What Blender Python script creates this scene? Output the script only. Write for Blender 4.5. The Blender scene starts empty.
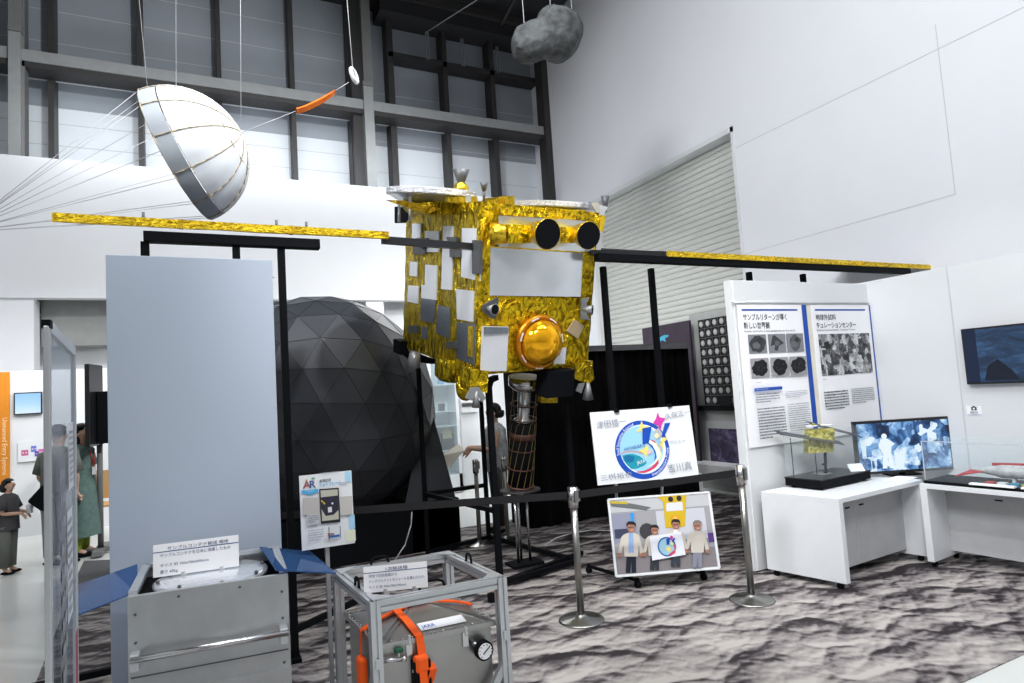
import bpy, bmesh, math, random
from mathutils import Vector, Matrix, noise
random.seed(7)
col = bpy.context.scene.collection
# ------------------------------------------------------------------ camera model
F = 622.4; H = 1.6
CX = Vector((.8959, -.0226, .4437)); CXY = Vector((-.4400, .0946, .8930)); CZZ = Vector((-.0625, -.9953, .0747))
CX.normalize(); CXY = (CXY - CX*CXY.dot(CX)).normalized(); CZZ = CX.cross(CXY)
RT = Matrix((CX, CXY, CZZ))          # rows: world axes in camera (right, down, forward)
CAM = Vector((0, 0, H))
def ray(px, py): return RT @ Vector(((px-512)/F, (py-341.5)/F, 1.0))
def onz(px, py, z=0.0): d = ray(px, py); return CAM + d*((z-H)/d.z)
def ony(px, py, y): d = ray(px, py); return CAM + d*(y/d.y)
def onx(px, py, x): d = ray(px, py); return CAM + d*(x/d.x)
def hgt(px, py, P): d = ray(px, py); return H + d.z*math.hypot(P[0], P[1])/math.hypot(d.x, d.y)
def V(*a): return Vector(a)

# ------------------------------------------------------------------ materials
def ntree(name):
    m = bpy.data.materials.new(name); m.use_nodes = True
    return m, m.node_tree.nodes, m.node_tree.links, m.node_tree.nodes['Principled BSDF']
def mat(name, c, rough=.5, metal=0, var=.06, scale=6, bump=0, spec=.5, emit=0, alpha=1, bscale=None):
    m, N, L, b = ntree(name)
    tc = N.new('ShaderNodeTexCoord'); nz = N.new('ShaderNodeTexNoise'); nz.inputs['Scale'].default_value = scale
    nz.inputs['Detail'].default_value = 4
    L.new(tc.outputs['Object'], nz.inputs['Vector'])
    mp = N.new('ShaderNodeMapRange'); mp.inputs['From Min'].default_value = .3; mp.inputs['From Max'].default_value = .7
    mp.inputs['To Min'].default_value = 1-var; mp.inputs['To Max'].default_value = 1+var
    L.new(nz.outputs['Fac'], mp.inputs['Value'])
    mx = N.new('ShaderNodeVectorMath'); mx.operation = 'SCALE'; mx.inputs[0].default_value = c[:3]
    L.new(mp.outputs[0], mx.inputs['Scale']); L.new(mx.outputs[0], b.inputs['Base Color'])
    b.inputs['Roughness'].default_value = rough; b.inputs['Metallic'].default_value = metal
    b.inputs['Specular IOR Level'].default_value = spec; b.inputs['Alpha'].default_value = alpha
    if emit:
        L.new(mx.outputs[0], b.inputs['Emission Color']); b.inputs['Emission Strength'].default_value = emit
    if bump:
        n2 = N.new('ShaderNodeTexNoise'); n2.inputs['Scale'].default_value = bscale or scale*4; n2.inputs['Detail'].default_value = 5
        L.new(tc.outputs['Object'], n2.inputs['Vector'])
        bp = N.new('ShaderNodeBump'); bp.inputs['Strength'].default_value = bump; bp.inputs['Distance'].default_value = .02
        L.new(n2.outputs['Fac'], bp.inputs['Height']); L.new(bp.outputs[0], b.inputs['Normal'])
    return m
def foil(name, c1, c2, rough=.22, scale=7, stretch=(1, 1, 1), strength=.9):
    m, N, L, b = ntree(name)
    tc = N.new('ShaderNodeTexCoord'); mpn = N.new('ShaderNodeMapping'); mpn.inputs['Scale'].default_value = stretch
    L.new(tc.outputs['Object'], mpn.inputs['Vector'])
    n1 = N.new('ShaderNodeTexNoise'); n1.inputs['Scale'].default_value = scale; n1.inputs['Detail'].default_value = 6
    n1.inputs['Roughness'].default_value = .6; n1.inputs['Distortion'].default_value = 1.6
    vo = N.new('ShaderNodeTexVoronoi'); vo.feature = 'DISTANCE_TO_EDGE'; vo.inputs['Scale'].default_value = scale*1.9
    ad = N.new('ShaderNodeVectorMath'); ad.operation = 'MULTIPLY_ADD'; ad.inputs[1].default_value = (.25, .25, .25)
    L.new(mpn.outputs[0], n1.inputs['Vector']); L.new(n1.outputs['Color'], ad.inputs[0]); L.new(mpn.outputs[0], ad.inputs[2])
    L.new(ad.outputs[0], vo.inputs['Vector'])
    hm = N.new('ShaderNodeMath'); hm.operation = 'MULTIPLY_ADD'; hm.inputs[1].default_value = .5
    L.new(vo.outputs['Distance'], hm.inputs[0]); L.new(n1.outputs['Fac'], hm.inputs[2])
    bp = N.new('ShaderNodeBump'); bp.inputs['Strength'].default_value = strength; bp.inputs['Distance'].default_value = .05
    L.new(hm.outputs[0], bp.inputs['Height']); L.new(bp.outputs[0], b.inputs['Normal'])
    n3 = N.new('ShaderNodeTexNoise'); n3.inputs['Scale'].default_value = scale*2.2; n3.inputs['Detail'].default_value = 5; n3.inputs['Distortion'].default_value = 2.5
    L.new(mpn.outputs[0], n3.inputs['Vector'])
    cr = N.new('ShaderNodeValToRGB'); cr.color_ramp.elements[0].position = .38; cr.color_ramp.elements[1].position = .56
    cr.color_ramp.elements[0].color = (*c2, 1); cr.color_ramp.elements[1].color = (*c1, 1)  # darker ramp colour paints the crease shadows into the foil
    L.new(n3.outputs['Fac'], cr.inputs['Fac']); L.new(cr.outputs[0], b.inputs['Base Color'])
    b.inputs['Metallic'].default_value = .85; b.inputs['Roughness'].default_value = rough
    return m
def glass(name, c, tr=.8, rough=.05, dif=(.8, .85, .9)):
    m, N, L, b = ntree(name); N.remove(b)
    out = [n for n in N if n.type == 'OUTPUT_MATERIAL'][0]
    t = N.new('ShaderNodeBsdfTransparent'); t.inputs[0].default_value = (*c, 1)
    g = N.new('ShaderNodeBsdfPrincipled'); g.inputs['Base Color'].default_value = (*dif, 1); g.inputs['Roughness'].default_value = rough
    nz = N.new('ShaderNodeTexNoise'); nz.inputs['Scale'].default_value = 1.5
    mr = N.new('ShaderNodeMapRange'); mr.inputs['To Min'].default_value = 1-tr-.03; mr.inputs['To Max'].default_value = 1-tr+.03
    L.new(nz.outputs['Fac'], mr.inputs['Value'])
    x = N.new('ShaderNodeMixShader'); L.new(mr.outputs[0], x.inputs[0]); L.new(t.outputs[0], x.inputs[1]); L.new(g.outputs[0], x.inputs[2])
    L.new(x.outputs[0], out.inputs[0]); return m
def attr_mat(name, emit=0, rough=.5, spec=.3):
    m, N, L, b = ntree(name)
    a = N.new('ShaderNodeAttribute'); a.attribute_name = 'ink'; a.attribute_type = 'GEOMETRY'
    b.inputs['Roughness'].default_value = rough; b.inputs['Specular IOR Level'].default_value = spec
    if emit:
        b.inputs['Base Color'].default_value = (.01, .01, .01, 1)
        L.new(a.outputs['Color'], b.inputs['Emission Color']); b.inputs['Emission Strength'].default_value = emit
    else: L.new(a.outputs['Color'], b.inputs['Base Color'])
    return m
def ramp_noise(name, stops, scale, emit=0, detail=8, dist=0, rough=.5, stretch=(1, 1, 1), vor=False):
    m, N, L, b = ntree(name)
    tc = N.new('ShaderNodeTexCoord'); mp = N.new('ShaderNodeMapping'); mp.inputs['Scale'].default_value = stretch
    L.new(tc.outputs['Object'], mp.inputs['Vector'])
    n = N.new('ShaderNodeTexNoise'); n.inputs['Scale'].default_value = scale; n.inputs['Detail'].default_value = detail; n.inputs['Distortion'].default_value = dist
    n.inputs['Roughness'].default_value = .65
    L.new(mp.outputs[0], n.inputs['Vector'])
    src = n.outputs['Fac']
    if vor:
        v = N.new('ShaderNodeTexVoronoi'); v.inputs['Scale'].default_value = scale*2; v.distance = 'CHEBYCHEV'
        L.new(mp.outputs[0], v.inputs['Vector'])
        k = N.new('ShaderNodeMath'); k.operation = 'MULTIPLY_ADD'; k.inputs[1].default_value = .35
        sp = N.new('ShaderNodeSeparateColor'); L.new(v.outputs['Color'], sp.inputs[0]); L.new(sp.outputs[0], k.inputs[0])
        s2 = N.new('ShaderNodeMath'); s2.operation = 'SUBTRACT'; s2.inputs[1].default_value = .17
        L.new(n.outputs['Fac'], s2.inputs[0]); L.new(s2.outputs[0], k.inputs[2]); src = k.outputs[0]
    cr = N.new('ShaderNodeValToRGB'); e = cr.color_ramp.elements
    while len(e) < len(stops): e.new(.5)
    for i, (p, c) in enumerate(stops): e[i].position = p; e[i].color = (*c, 1)
    L.new(src, cr.inputs['Fac']); L.new(cr.outputs[0], b.inputs['Base Color'])
    b.inputs['Roughness'].default_value = rough
    if emit:
        L.new(cr.outputs[0], b.inputs['Emission Color']); b.inputs['Emission Strength'].default_value = emit
        b.inputs['Base Color'].default_value = (.01, .01, .01, 1)
        for l in list(L):
            if l.to_socket == b.inputs['Base Color']: L.remove(l)
    return m

M = {}
M['white_wall'] = mat('white_wall', (.80, .81, .83), .7, var=.015, scale=1.2)
M['right_wall'] = mat('right_wall', (.80, .81, .845), .7, var=.015, scale=1.0)
M['partition'] = mat('partition_white', (.72, .735, .75), .55, var=.02, scale=2)
M['grey_panel'] = mat('grey_panel', (.47, .53, .62), .45, var=.03, scale=1.0, spec=.6)
M['seam'] = mat('seam', (.60, .61, .63), .8)
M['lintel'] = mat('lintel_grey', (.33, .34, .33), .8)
M['shutter'] = mat('shutter_metal', (.62, .63, .60), .5, .0, var=.02)
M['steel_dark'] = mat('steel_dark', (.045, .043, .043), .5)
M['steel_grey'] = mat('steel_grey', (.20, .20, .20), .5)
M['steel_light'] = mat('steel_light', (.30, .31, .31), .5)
M['ceiling'] = mat('ceiling_dark', (.045, .045, .05), .8)
M['pane_shade_painted'] = mat('pane_shade_painted', (.36, .39, .43), .3, var=.07, scale=.8)  # shadow of the structure outside, painted as a greyer pane colour
M['pane_lit_painted'] = mat('pane_lit_painted', (.80, .84, .88), .3, var=.04, scale=.8)  # same frosted panes below the shadow line, daylight put into the colour
M['floor'] = mat('floor_vinyl', (.66, .68, .66), .28, var=.05, scale=1.1, bump=.02)
M['mat_dark'] = mat('floor_mat_dark', (.10, .10, .105), .8)
M['black'] = mat('black_paint', (.005, .006, .008), .6, spec=.12)
M['black_cloth'] = mat('black_cloth', (.006, .006, .007), .95, bump=.5, scale=3, spec=.1)
M['black_matte'] = mat('black_matte', (.008, .009, .012), .8, spec=.1)
M['belt'] = mat('belt', (.01, .01, .012), .8)
M['sphere'] = mat('sphere_panels', (.045, .049, .058), .38, var=.12, scale=2)
M['sphere_seam'] = mat('sphere_seam', (.022, .024, .028), .6)
M['gold'] = foil('gold_foil', (.90, .66, .02), (.30, .20, .006), .2, 4.5, (1, 1, .8), strength=1.0)
M['gold_v'] = foil('gold_foil_draped', (.80, .60, .025), (.16, .11, .004), .22, 5, (1.7, 1.7, .4), 1.0)
M['gold_s'] = foil('gold_foil_smooth', (.95, .68, .06), (.70, .48, .03), .24, 3, strength=.3)
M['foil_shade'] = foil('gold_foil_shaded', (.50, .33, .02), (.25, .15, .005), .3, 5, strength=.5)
M['gold_edge'] = foil('gold_foil_edge', (1.0, .72, .04), (.45, .28, .01), .3, 14, (.5, 1, 1), .8)
M['silver_foil'] = foil('silver_foil', (.85, .86, .9), (.5, .52, .56), .3, 14, strength=.6)
M['mirror'] = mat('mirror_film', (.80, .83, .86), .20, .7, var=.04, scale=2, bump=.05, bscale=2.5)
M['radiator'] = mat('radiator_white', (.74, .76, .80), .35, .25, var=.02)
M['radiator_grey'] = mat('radiator_grey', (.28, .31, .35), .22, .75, var=.15, scale=3)
M['bracket'] = mat('bracket_grey', (.12, .125, .13), .45, .3)
M['nozzle'] = mat('nozzle_grey', (.35, .36, .37), .4, .5)
M['chrome'] = mat('chrome', (.62, .62, .62), .22, 1.0, var=.03)
M['steel_brushed'] = mat('steel_brushed', (.36, .36, .34), .3, 1.0, var=.06, scale=20)
M['amber'] = mat('amber_dome', (.98, .50, .015), .08, .7, var=.25, scale=9)
M['amber_ring'] = mat('amber_ring', (.62, .26, .015), .25, .6)
M['tan'] = mat('tan_cord', (.24, .18, .06), .6)
M['brown'] = mat('brown_band', (.10, .04, .03), .5)
M['alu'] = mat('aluminium', (.60, .62, .64), .36, .7, var=.03)
M['alu_sheet'] = mat('aluminium_sheet', (.50, .52, .53), .40, .75, var=.07, scale=9)
M['stainless'] = mat('stainless', (.44, .44, .43), .33, .85, var=.10, scale=4, bump=.04, bscale=3)
M['orange'] = mat('orange_strap', (.95, .13, .008), .6)
M['orange_foil'] = mat('orange_film', (.95, .22, .02), .5, bump=.6, scale=12)
M['white_paint'] = mat('white_paint', (.76, .78, .80), .4, var=.02)
M['desk_inner'] = mat('desk_inner', (.50, .51, .52), .5)
M['chute'] = mat('chute_cloth', (.74, .77, .80), .7, var=.06, scale=5)
M['chute_grey'] = mat('chute_grey', (.36, .39, .42), .7)
M['seamtape'] = mat('seam_tape', (.42, .34, .22), .7)
M['cord'] = mat('cord', (.55, .56, .58), .6)
M['rock'] = mat('asteroid_rock', (.075, .08, .082), .9, var=.5, scale=9, bump=1.0, bscale=18)
M['blue_acryl'] = glass('blue_acrylic', (.10, .26, .55), .62, .06, (.10, .24, .50))
M['clear'] = glass('clear_acrylic', (.98, .99, .99), .955, .04, (.8, .85, .9))
M['board_clear'] = glass('board_clear', (.91, .93, .95), .66, .12, (.42, .45, .49))
M['cab_glass'] = glass('cabinet_glass', (.9, .95, .95), .85, .05)
M['skin'] = mat('skin', (.62, .40, .29), .6)
M['hair'] = mat('hair', (.015, .012, .012), .5)
M['dress'] = mat('green_dress', (.13, .20, .18), .85, var=.15, scale=20)
M['tee'] = mat('grey_tee', (.085, .08, .085), .9)
M['pants'] = mat('grey_pants', (.16, .17, .15), .9)
M['lime'] = mat('lime_socks', (.35, .45, .05), .8)
M['red'] = mat('red_plastic', (.42, .03, .04), .5)
M['offwhite'] = mat('offwhite', (.75, .72, .62), .6)
M['wood'] = mat('wood', (.55, .34, .14), .5)
M['banner'] = mat('orange_banner', (.62, .235, .015), .6)
M['ink'] = attr_mat('printed_ink'); M['ink_glow'] = attr_mat('screen_ink', 1.0)
M['tv_dark'] = mat('tv_dark', (.02, .021, .024), .3)
M['scr_clean'] = ramp_noise('screen_cleanroom', [(.28, (.005, .02, .07)), (.42, (.03, .12, .33)), (.53, (.25, .48, .8)), (.66, (.8, .92, 1))], 6, emit=1.0, dist=.6, vor=True)
M['scr_dark'] = ramp_noise('screen_surface', [(.3, (.005, .015, .04)), (.5, (.015, .05, .12)), (.62, (.04, .11, .24))], 7, emit=1.0, dist=.8, stretch=(1, .6, 2))
M['photo_grey'] = ramp_noise('photo_laboratory', [(.3, (.01, .01, .012)), (.45, (.09, .09, .1)), (.56, (.3, .31, .32)), (.7, (.65, .66, .66))], 9, vor=True)
M['purple_pic'] = ramp_noise('purple_rock_picture', [(.35, (.012, .008, .022)), (.5, (.05, .035, .09)), (.65, (.16, .12, .24))], 7, dist=1.0)
M['print_metal'] = ramp_noise('green_gold_model', [(.35, (.10, .09, .01)), (.5, (.38, .34, .05)), (.65, (.75, .7, .25))], 30, rough=.35)
M['solar_cell'] = mat('solar_cell', (.06, .06, .08), .4, .2)

def carpet_mat():
    m, N, L, b = ntree('printed_rock_carpet')
    tc = N.new('ShaderNodeTexCoord')
    def math_(op, a, b_, c_=None):
        k = N.new('ShaderNodeMath'); k.operation = op
        for i, x in enumerate((a, b_, c_)):
            if x is None: continue
            if isinstance(x, (int, float)): k.inputs[i].default_value = x
            else: L.new(x, k.inputs[i])
        return k.outputs[0]
    def hfield(off):
        mp = N.new('ShaderNodeMapping'); mp.inputs['Location'].default_value = off; L.new(tc.outputs['Object'], mp.inputs['Vector'])
        rt_ = N.new('ShaderNodeMapping'); rt_.inputs['Rotation'].default_value = (0, 0, .42); rt_.inputs['Scale'].default_value = (.72, 1, 1); L.new(mp.outputs[0], rt_.inputs['Vector'])
        w = N.new('ShaderNodeTexNoise'); w.inputs['Scale'].default_value = 5; w.inputs['Detail'].default_value = 3; L.new(rt_.outputs[0], w.inputs['Vector'])
        ad = N.new('ShaderNodeVectorMath'); ad.operation = 'MULTIPLY_ADD'; ad.inputs[1].default_value = (.16, .16, .0)
        L.new(w.outputs['Color'], ad.inputs[0]); L.new(rt_.outputs[0], ad.inputs[2])
        acc = .5
        for s, a in ((2.9, .34), (5.6, .22), (13, .07)):
            v = N.new('ShaderNodeTexVoronoi'); v.feature = 'SMOOTH_F1'; v.inputs['Scale'].default_value = s; v.inputs['Smoothness'].default_value = .12
            v.voronoi_dimensions = '2D'; L.new(ad.outputs[0], v.inputs['Vector'])
            sq = math_('MULTIPLY', v.outputs['Distance'], v.outputs['Distance']); acc = math_('MULTIPLY_ADD', sq, -a*1.6, acc)
        n = N.new('ShaderNodeTexNoise'); n.inputs['Scale'].default_value = 2.4; n.inputs['Detail'].default_value = 9; n.inputs['Roughness'].default_value = .62
        L.new(mp.outputs[0], n.inputs['Vector'])
        return math_('MULTIPLY_ADD', n.outputs['Fac'], .42, acc)
    h0 = hfield((0, 0, 0)); h1 = hfield((.010, .028, 0))
    d = math_('SUBTRACT', h1, h0)
    mr = N.new('ShaderNodeMapRange'); mr.inputs['From Min'].default_value = -.15; mr.inputs['From Max'].default_value = .125; L.new(d, mr.inputs['Value'])
    sx = N.new('ShaderNodeSeparateXYZ'); L.new(tc.outputs['Object'], sx.inputs[0])
    yr = N.new('ShaderNodeMapRange'); yr.inputs['From Min'].default_value = 2.4; yr.inputs['From Max'].default_value = 5.5
    yr.inputs['To Min'].default_value = .09; yr.inputs['To Max'].default_value = -.14; L.new(sx.outputs['Y'], yr.inputs['Value'])
    xr = N.new('ShaderNodeMapRange'); xr.inputs['From Min'].default_value = 2.8; xr.inputs['From Max'].default_value = 4.2
    xr.inputs['To Min'].default_value = .0; xr.inputs['To Max'].default_value = -.13; L.new(sx.outputs['X'], xr.inputs['Value'])
    f = math_('ADD', math_('ADD', mr.outputs[0], yr.outputs[0]), xr.outputs[0])
    n = N.new('ShaderNodeTexNoise'); n.inputs['Scale'].default_value = 22; n.inputs['Detail'].default_value = 6; L.new(tc.outputs['Object'], n.inputs['Vector'])
    f = math_('MULTIPLY_ADD', n.outputs['Fac'], .22, math_('SUBTRACT', f, .11))
    hh = N.new('ShaderNodeMapRange'); hh.inputs['From Min'].default_value = .3; hh.inputs['From Max'].default_value = .65; hh.inputs['To Min'].default_value = -.10; hh.inputs['To Max'].default_value = .08; L.new(h0, hh.inputs['Value'])
    f = math_('ADD', f, hh.outputs[0])
    cr = N.new('ShaderNodeValToRGB'); e = cr.color_ramp.elements
    st = [(.20, (.03, .025, .028)), (.35, (.105, .092, .096)), (.49, (.25, .228, .225)), (.65, (.36, .335, .32)), (.88, (.50, .47, .44))]
    while len(e) < len(st): e.new(.5)
    for i, (p, c) in enumerate(st): e[i].position = p; e[i].color = (*c, 1)
    L.new(f, cr.inputs['Fac']); L.new(cr.outputs[0], b.inputs['Base Color'])
    b.inputs['Roughness'].default_value = .6; b.inputs['Specular IOR Level'].default_value = .3
    return m
M['carpet'] = carpet_mat()

# ------------------------------------------------------------------ mesh helpers
MW = {}   # world matrices of parents
class MB:
    def __init__(s): s.v = []; s.f = []; s.sm = []
    def add(s, vs, fs, sm=False):
        o = len(s.v); s.v += [Vector(v) for v in vs]; s.f += [[i+o for i in f] for f in fs]; s.sm += [sm]*len(fs); return s
    def hexa(s, p):  # bottom 4 ccw, top 4
        return s.add(p, [(3, 2, 1, 0), (4, 5, 6, 7), (0, 1, 5, 4), (1, 2, 6, 5), (2, 3, 7, 6), (3, 0, 4, 7)])
    def box(s, a, b):
        x0, y0, z0 = [min(a[i], b[i]) for i in range(3)]; x1, y1, z1 = [max(a[i], b[i]) for i in range(3)]
        return s.hexa([(x0, y0, z0), (x1, y0, z0), (x1, y1, z0), (x0, y1, z0), (x0, y0, z1), (x1, y0, z1), (x1, y1, z1), (x0, y1, z1)])
    def bar(s, p, q, w, h, up=V(0, 0, 1)):
        p, q = Vector(p), Vector(q); d = (q-p).normalized()
        if abs(d.dot(up)) > .98: up = V(1, 0, 0)
        r = d.cross(up).normalized(); u = r.cross(d); r = r*w/2; u = u*h/2
        return s.hexa([p-r-u, p+r-u, q+r-u, q-r-u, p-r+u, p+r+u, q+r+u, q-r+u])
    def lathe(s, prof, p, ax, n=24, sm=True, cap=True, arc=2*math.pi):
        p = Vector(p); ax = Vector(ax).normalized(); t = V(0, 0, 1) if abs(ax.z) < .9 else V(1, 0, 0)
        a = ax.cross(t).normalized(); b = ax.cross(a)
        vs = []; fs = []
        for r, h in prof:
            for i in range(n):
                k = arc*i/n; vs.append(p+ax*h+(a*math.cos(k)+b*math.sin(k))*r)
        for j in range(len(prof)-1):
            for i in range(n):
                i2 = (i+1) % n; fs.append((j*n+i, j*n+i2, (j+1)*n+i2, (j+1)*n+i))
        s.add(vs, fs, sm)
        if cap:
            for j in (0, len(prof)-1):
                if prof[j][0] > 1e-5: s.add(vs[j*n:(j+1)*n], [tuple(range(n)) if j else tuple(range(n))[::-1]])
        return s
    def tube(s, p, q, r, n=12, r2=None, cap=True):
        p, q = Vector(p), Vector(q); L = (q-p).length
        return s.lathe([(r, 0), (r2 if r2 is not None else r, L)], p, q-p, n, True, cap)
    def path(s, pts, r, n=8):
        for a, b in zip(pts, pts[1:]): s.tube(a, b, r, n)
        for a in pts[1:-1]: s.ball(a, r, 8, 6)
        return s
    def ball(s, c, r, n=16, m=10, sc=(1, 1, 1), M3=None):
        c = Vector(c); vs = []; fs = []
        for j in range(m+1):
            for i in range(n):
                t = math.pi*j/m; k = 2*math.pi*i/n
                d = V(math.sin(t)*math.cos(k)*sc[0], math.sin(t)*math.sin(k)*sc[1], math.cos(t)*sc[2])*r
                vs.append(c+(M3 @ d if M3 else d))
        for j in range(m):
            for i in range(n): fs.append((j*n+i, (j+1)*n+i, (j+1)*n+(i+1) % n, j*n+(i+1) % n))
        return s.add(vs, fs, True)
    def prism(s, pts, off):
        off = Vector(off); n = len(pts); vs = [Vector(p) for p in pts]+[Vector(p)+off for p in pts]
        fs = [tuple(range(n))[::-1], tuple(range(n, 2*n))]+[(i, (i+1) % n, n+(i+1) % n, n+i) for i in range(n)]
        return s.add(vs, fs)
    def torus(s, c, ax, R, r, n=32, m=8):
        c = Vector(c); ax = Vector(ax).normalized(); t = V(0, 0, 1) if abs(ax.z) < .9 else V(1, 0, 0)
        a = ax.cross(t).normalized(); b = ax.cross(a); vs = []; fs = []
        for i in range(n):
            k = 2*math.pi*i/n; d = a*math.cos(k)+b*math.sin(k)
            for j in range(m):
                q = 2*math.pi*j/m; vs.append(c+d*(R+r*math.cos(q))+ax*r*math.sin(q))
        for i in range(n):
            for j in range(m): fs.append((i*m+j, ((i+1) % n)*m+j, ((i+1) % n)*m+(j+1) % m, i*m+(j+1) % m))
        return s.add(vs, fs, True)
    def build(s, name, m, parent=None, local=False, bevel=0, sub=0, crinkle=0, wn=True):
        me = bpy.data.meshes.new(name)
        Pm = MW.get(parent.name) if parent else None
        inv = Pm.inverted() if (Pm is not None and not local) else None
        vs = [inv @ v for v in s.v] if inv else s.v
        me.from_pydata([tuple(v) for v in vs], [], s.f)
        for p, k in zip(me.polygons, s.sm): p.use_smooth = k
        me.materials.append(M[m] if isinstance(m, str) else m); me.update()
        bm = bmesh.new(); bm.from_mesh(me); bmesh.ops.remove_doubles(bm, verts=bm.verts, dist=1e-6)
        if crinkle:
            for _ in range(sub or 1):
                bmesh.ops.subdivide_edges(bm, edges=[e for e in bm.edges if e.calc_length() > .07], cuts=2, use_grid_fill=True)
            for v in bm.verts:
                n = noise.noise_vector(v.co*9+V(3, 1, 7)); v.co += n*crinkle
        bmesh.ops.recalc_face_normals(bm, faces=bm.faces)
        bm.to_mesh(me); bm.free()
        o = bpy.data.objects.new(name, me); col.objects.link(o)
        if parent: o.parent = parent
        MW[o.name] = MW[parent.name].copy() if (parent and parent.name in MW) else Matrix.Identity(4)
        if bevel:
            b = o.modifiers.new('bevel', 'BEVEL'); b.width = bevel; b.segments = 2; b.limit_method = 'ANGLE'
        return o
def empty(name, loc, label=None, cat=None, group=None, mtx=None):
    o = bpy.data.objects.new(name, None); col.objects.link(o); o.empty_display_size = .1
    m = mtx if mtx is not None else Matrix.Translation(Vector(loc)); o.matrix_world = m; MW[o.name] = m.copy()
    return tag(o, label, cat, group)
def tag(o, label=None, cat=None, group=None, kind=None):
    if label: o['label'] = label
    if cat: o['category'] = cat
    if group: o['group'] = group
    if kind: o['kind'] = kind
    return o
def struct(name, mb, m, parent=None, label=None, cat=None, **k):
    o = mb.build(name, m, parent, **k)
    if not parent: tag(o, label, cat, kind='structure')
    return o
def copy_thing(o, loc, parent=None):
    c = o.copy(); col.objects.link(c)
    if parent: c.parent = parent
    else: c.location = loc
    for ch in [x for x in bpy.data.objects if x.parent == o]: copy_thing(ch, None, c)
    MW[c.name] = Matrix.Translation(Vector(loc)) if loc is not None else Matrix.Identity(4)
    return c

# text to flat triangles
def text_mesh(s, size=1.0, bold=0):
    cu = bpy.data.curves.new('t', 'FONT'); cu.body = s; cu.size = size; cu.resolution_u = 2; cu.offset = bold*size
    ob = bpy.data.objects.new('t', cu); col.objects.link(ob)
    dg = bpy.context.evaluated_depsgraph_get(); me = bpy.data.meshes.new_from_object(ob.evaluated_get(dg))
    vs = [v.co.copy() for v in me.vertices]; fs = [tuple(p.vertices) for p in me.polygons]
    bpy.data.objects.remove(ob); bpy.data.curves.remove(cu); bpy.data.meshes.remove(me)
    return vs, fs
class Print:
    """flat printed matter: coloured shapes on a sheet of w x h metres, origin lower left"""
    def __init__(s): s.v = []; s.f = []; s.c = []; s.l = 0
    def _a(s, pts, fs, c):
        o = len(s.v); s.v += [(p[0], p[1], s.l*.0004) for p in pts]; s.f += [tuple(i+o for i in f) for f in fs]; s.c += [c]*len(fs); s.l += 1
    def poly(s, pts, c): s._a(pts, [tuple(range(len(pts)))], c)
    def rect(s, x0, y0, x1, y1, c): s.poly([(x0, y0), (x1, y0), (x1, y1), (x0, y1)], c)
    def disc(s, x, y, rx, c, ry=None, n=28, wob=0, seed=0, rot=0):
        ry = ry or rx; rnd = random.Random(seed); pts = []
        for i in range(n):
            k = 2*math.pi*i/n; w = 1+wob*(rnd.random()-.5)
            px, py = rx*w*math.cos(k), ry*w*math.sin(k); pts.append((x+px*math.cos(rot)-py*math.sin(rot), y+px*math.sin(rot)+py*math.cos(rot)))
        s.poly(pts, c)
    def arc(s, x, y, r0, r1, a0, a1, c, n=40, r0b=None, r1b=None):
        pts = []; fs = []
        for i in range(n+1):
            t = i/n; k = math.radians(a0+(a1-a0)*t); A = r0+((r0b if r0b is not None else r0)-r0)*t; B = r1+((r1b if r1b is not None else r1)-r1)*t
            pts += [(x+A*math.cos(k), y+A*math.sin(k)), (x+B*math.cos(k), y+B*math.sin(k))]
            if i < n: fs.append((2*i, 2*i+1, 2*i+3, 2*i+2))
        s._a(pts, fs, c)
    def text(s, t, x, y, h, c, w=None, align='l', rot=0, bold=0, polar=None):
        vs, fs = text_mesh(t, h, bold)
        if not vs: return
        x0 = min(v.x for v in vs); x1 = max(v.x for v in vs); k = (w/(x1-x0)) if w else 1
        W = (x1-x0)*k; o = {'l': 0, 'c': -W/2, 'r': -W}[align]; pts = []
        for v in vs:
            a, b = (v.x-x0)*k+o, v.y
            if polar:   # (r, angle mid deg, sign)  letters run round a circle
                r, mid, sg = polar; th = math.radians(mid)-sg*a/r; rr = r+sg*b
                pts.append((x+rr*math.cos(th), y+rr*math.sin(th)))
            else: pts.append((x+a*math.cos(rot)-b*math.sin(rot), y+a*math.sin(rot)+b*math.cos(rot)))
        s._a(pts, fs, c)
    def lines(s, x0, y0, x1, y1, n, c, seed=0, last=.6):   # body copy too small to read
        rnd = random.Random(seed); ph = (y1-y0)/n
        for i in range(n):
            y = y1-ph*(i+.5); x = x0; end = x0+(x1-x0)*(last if i == n-1 else 1)
            pts = []; fs = []
            while x < end:
                w = ph*rnd.choice((.5, .6, .8, 1.2)); w = min(w, end-x); hh = ph*rnd.uniform(.18, .27)
                o = len(pts); pts += [(x, y-hh), (x+w, y-hh), (x+w, y+hh), (x, y+hh)]; fs.append((o, o+1, o+2, o+3)); x += w+ph*.22
            s._a(pts, fs, c)
        s.l += 0
    def build(s, name, origin, ex, ey, parent=None, m='ink', lift=.0012):
        ex = Vector(ex).normalized(); ey = Vector(ey).normalized(); ez = ex.cross(ey).normalized()
        o3 = Vector(origin)+ez*lift; inv = MW[parent.name].inverted() if parent and parent.name in MW else Matrix.Identity(4)
        me = bpy.data.meshes.new(name)
        me.from_pydata([tuple(inv @ (o3+ex*p[0]+ey*p[1]+ez*p[2])) for p in s.v], [], s.f)
        a = me.color_attributes.new('ink', 'FLOAT_COLOR', 'CORNER')
        i = 0
        for p, c in zip(me.polygons, s.c):
            for _ in p.vertices: a.data[i].color = (*c, 1); i += 1
        me.materials.append(M[m] if isinstance(m, str) else m); me.update()
        o = bpy.data.objects.new(name, me); col.objects.link(o)
        if parent: o.parent = parent
        return o
WHT = (.80, .83, .87); INK = (.03, .035, .05); BLU = (.02, .09, .42)

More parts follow.
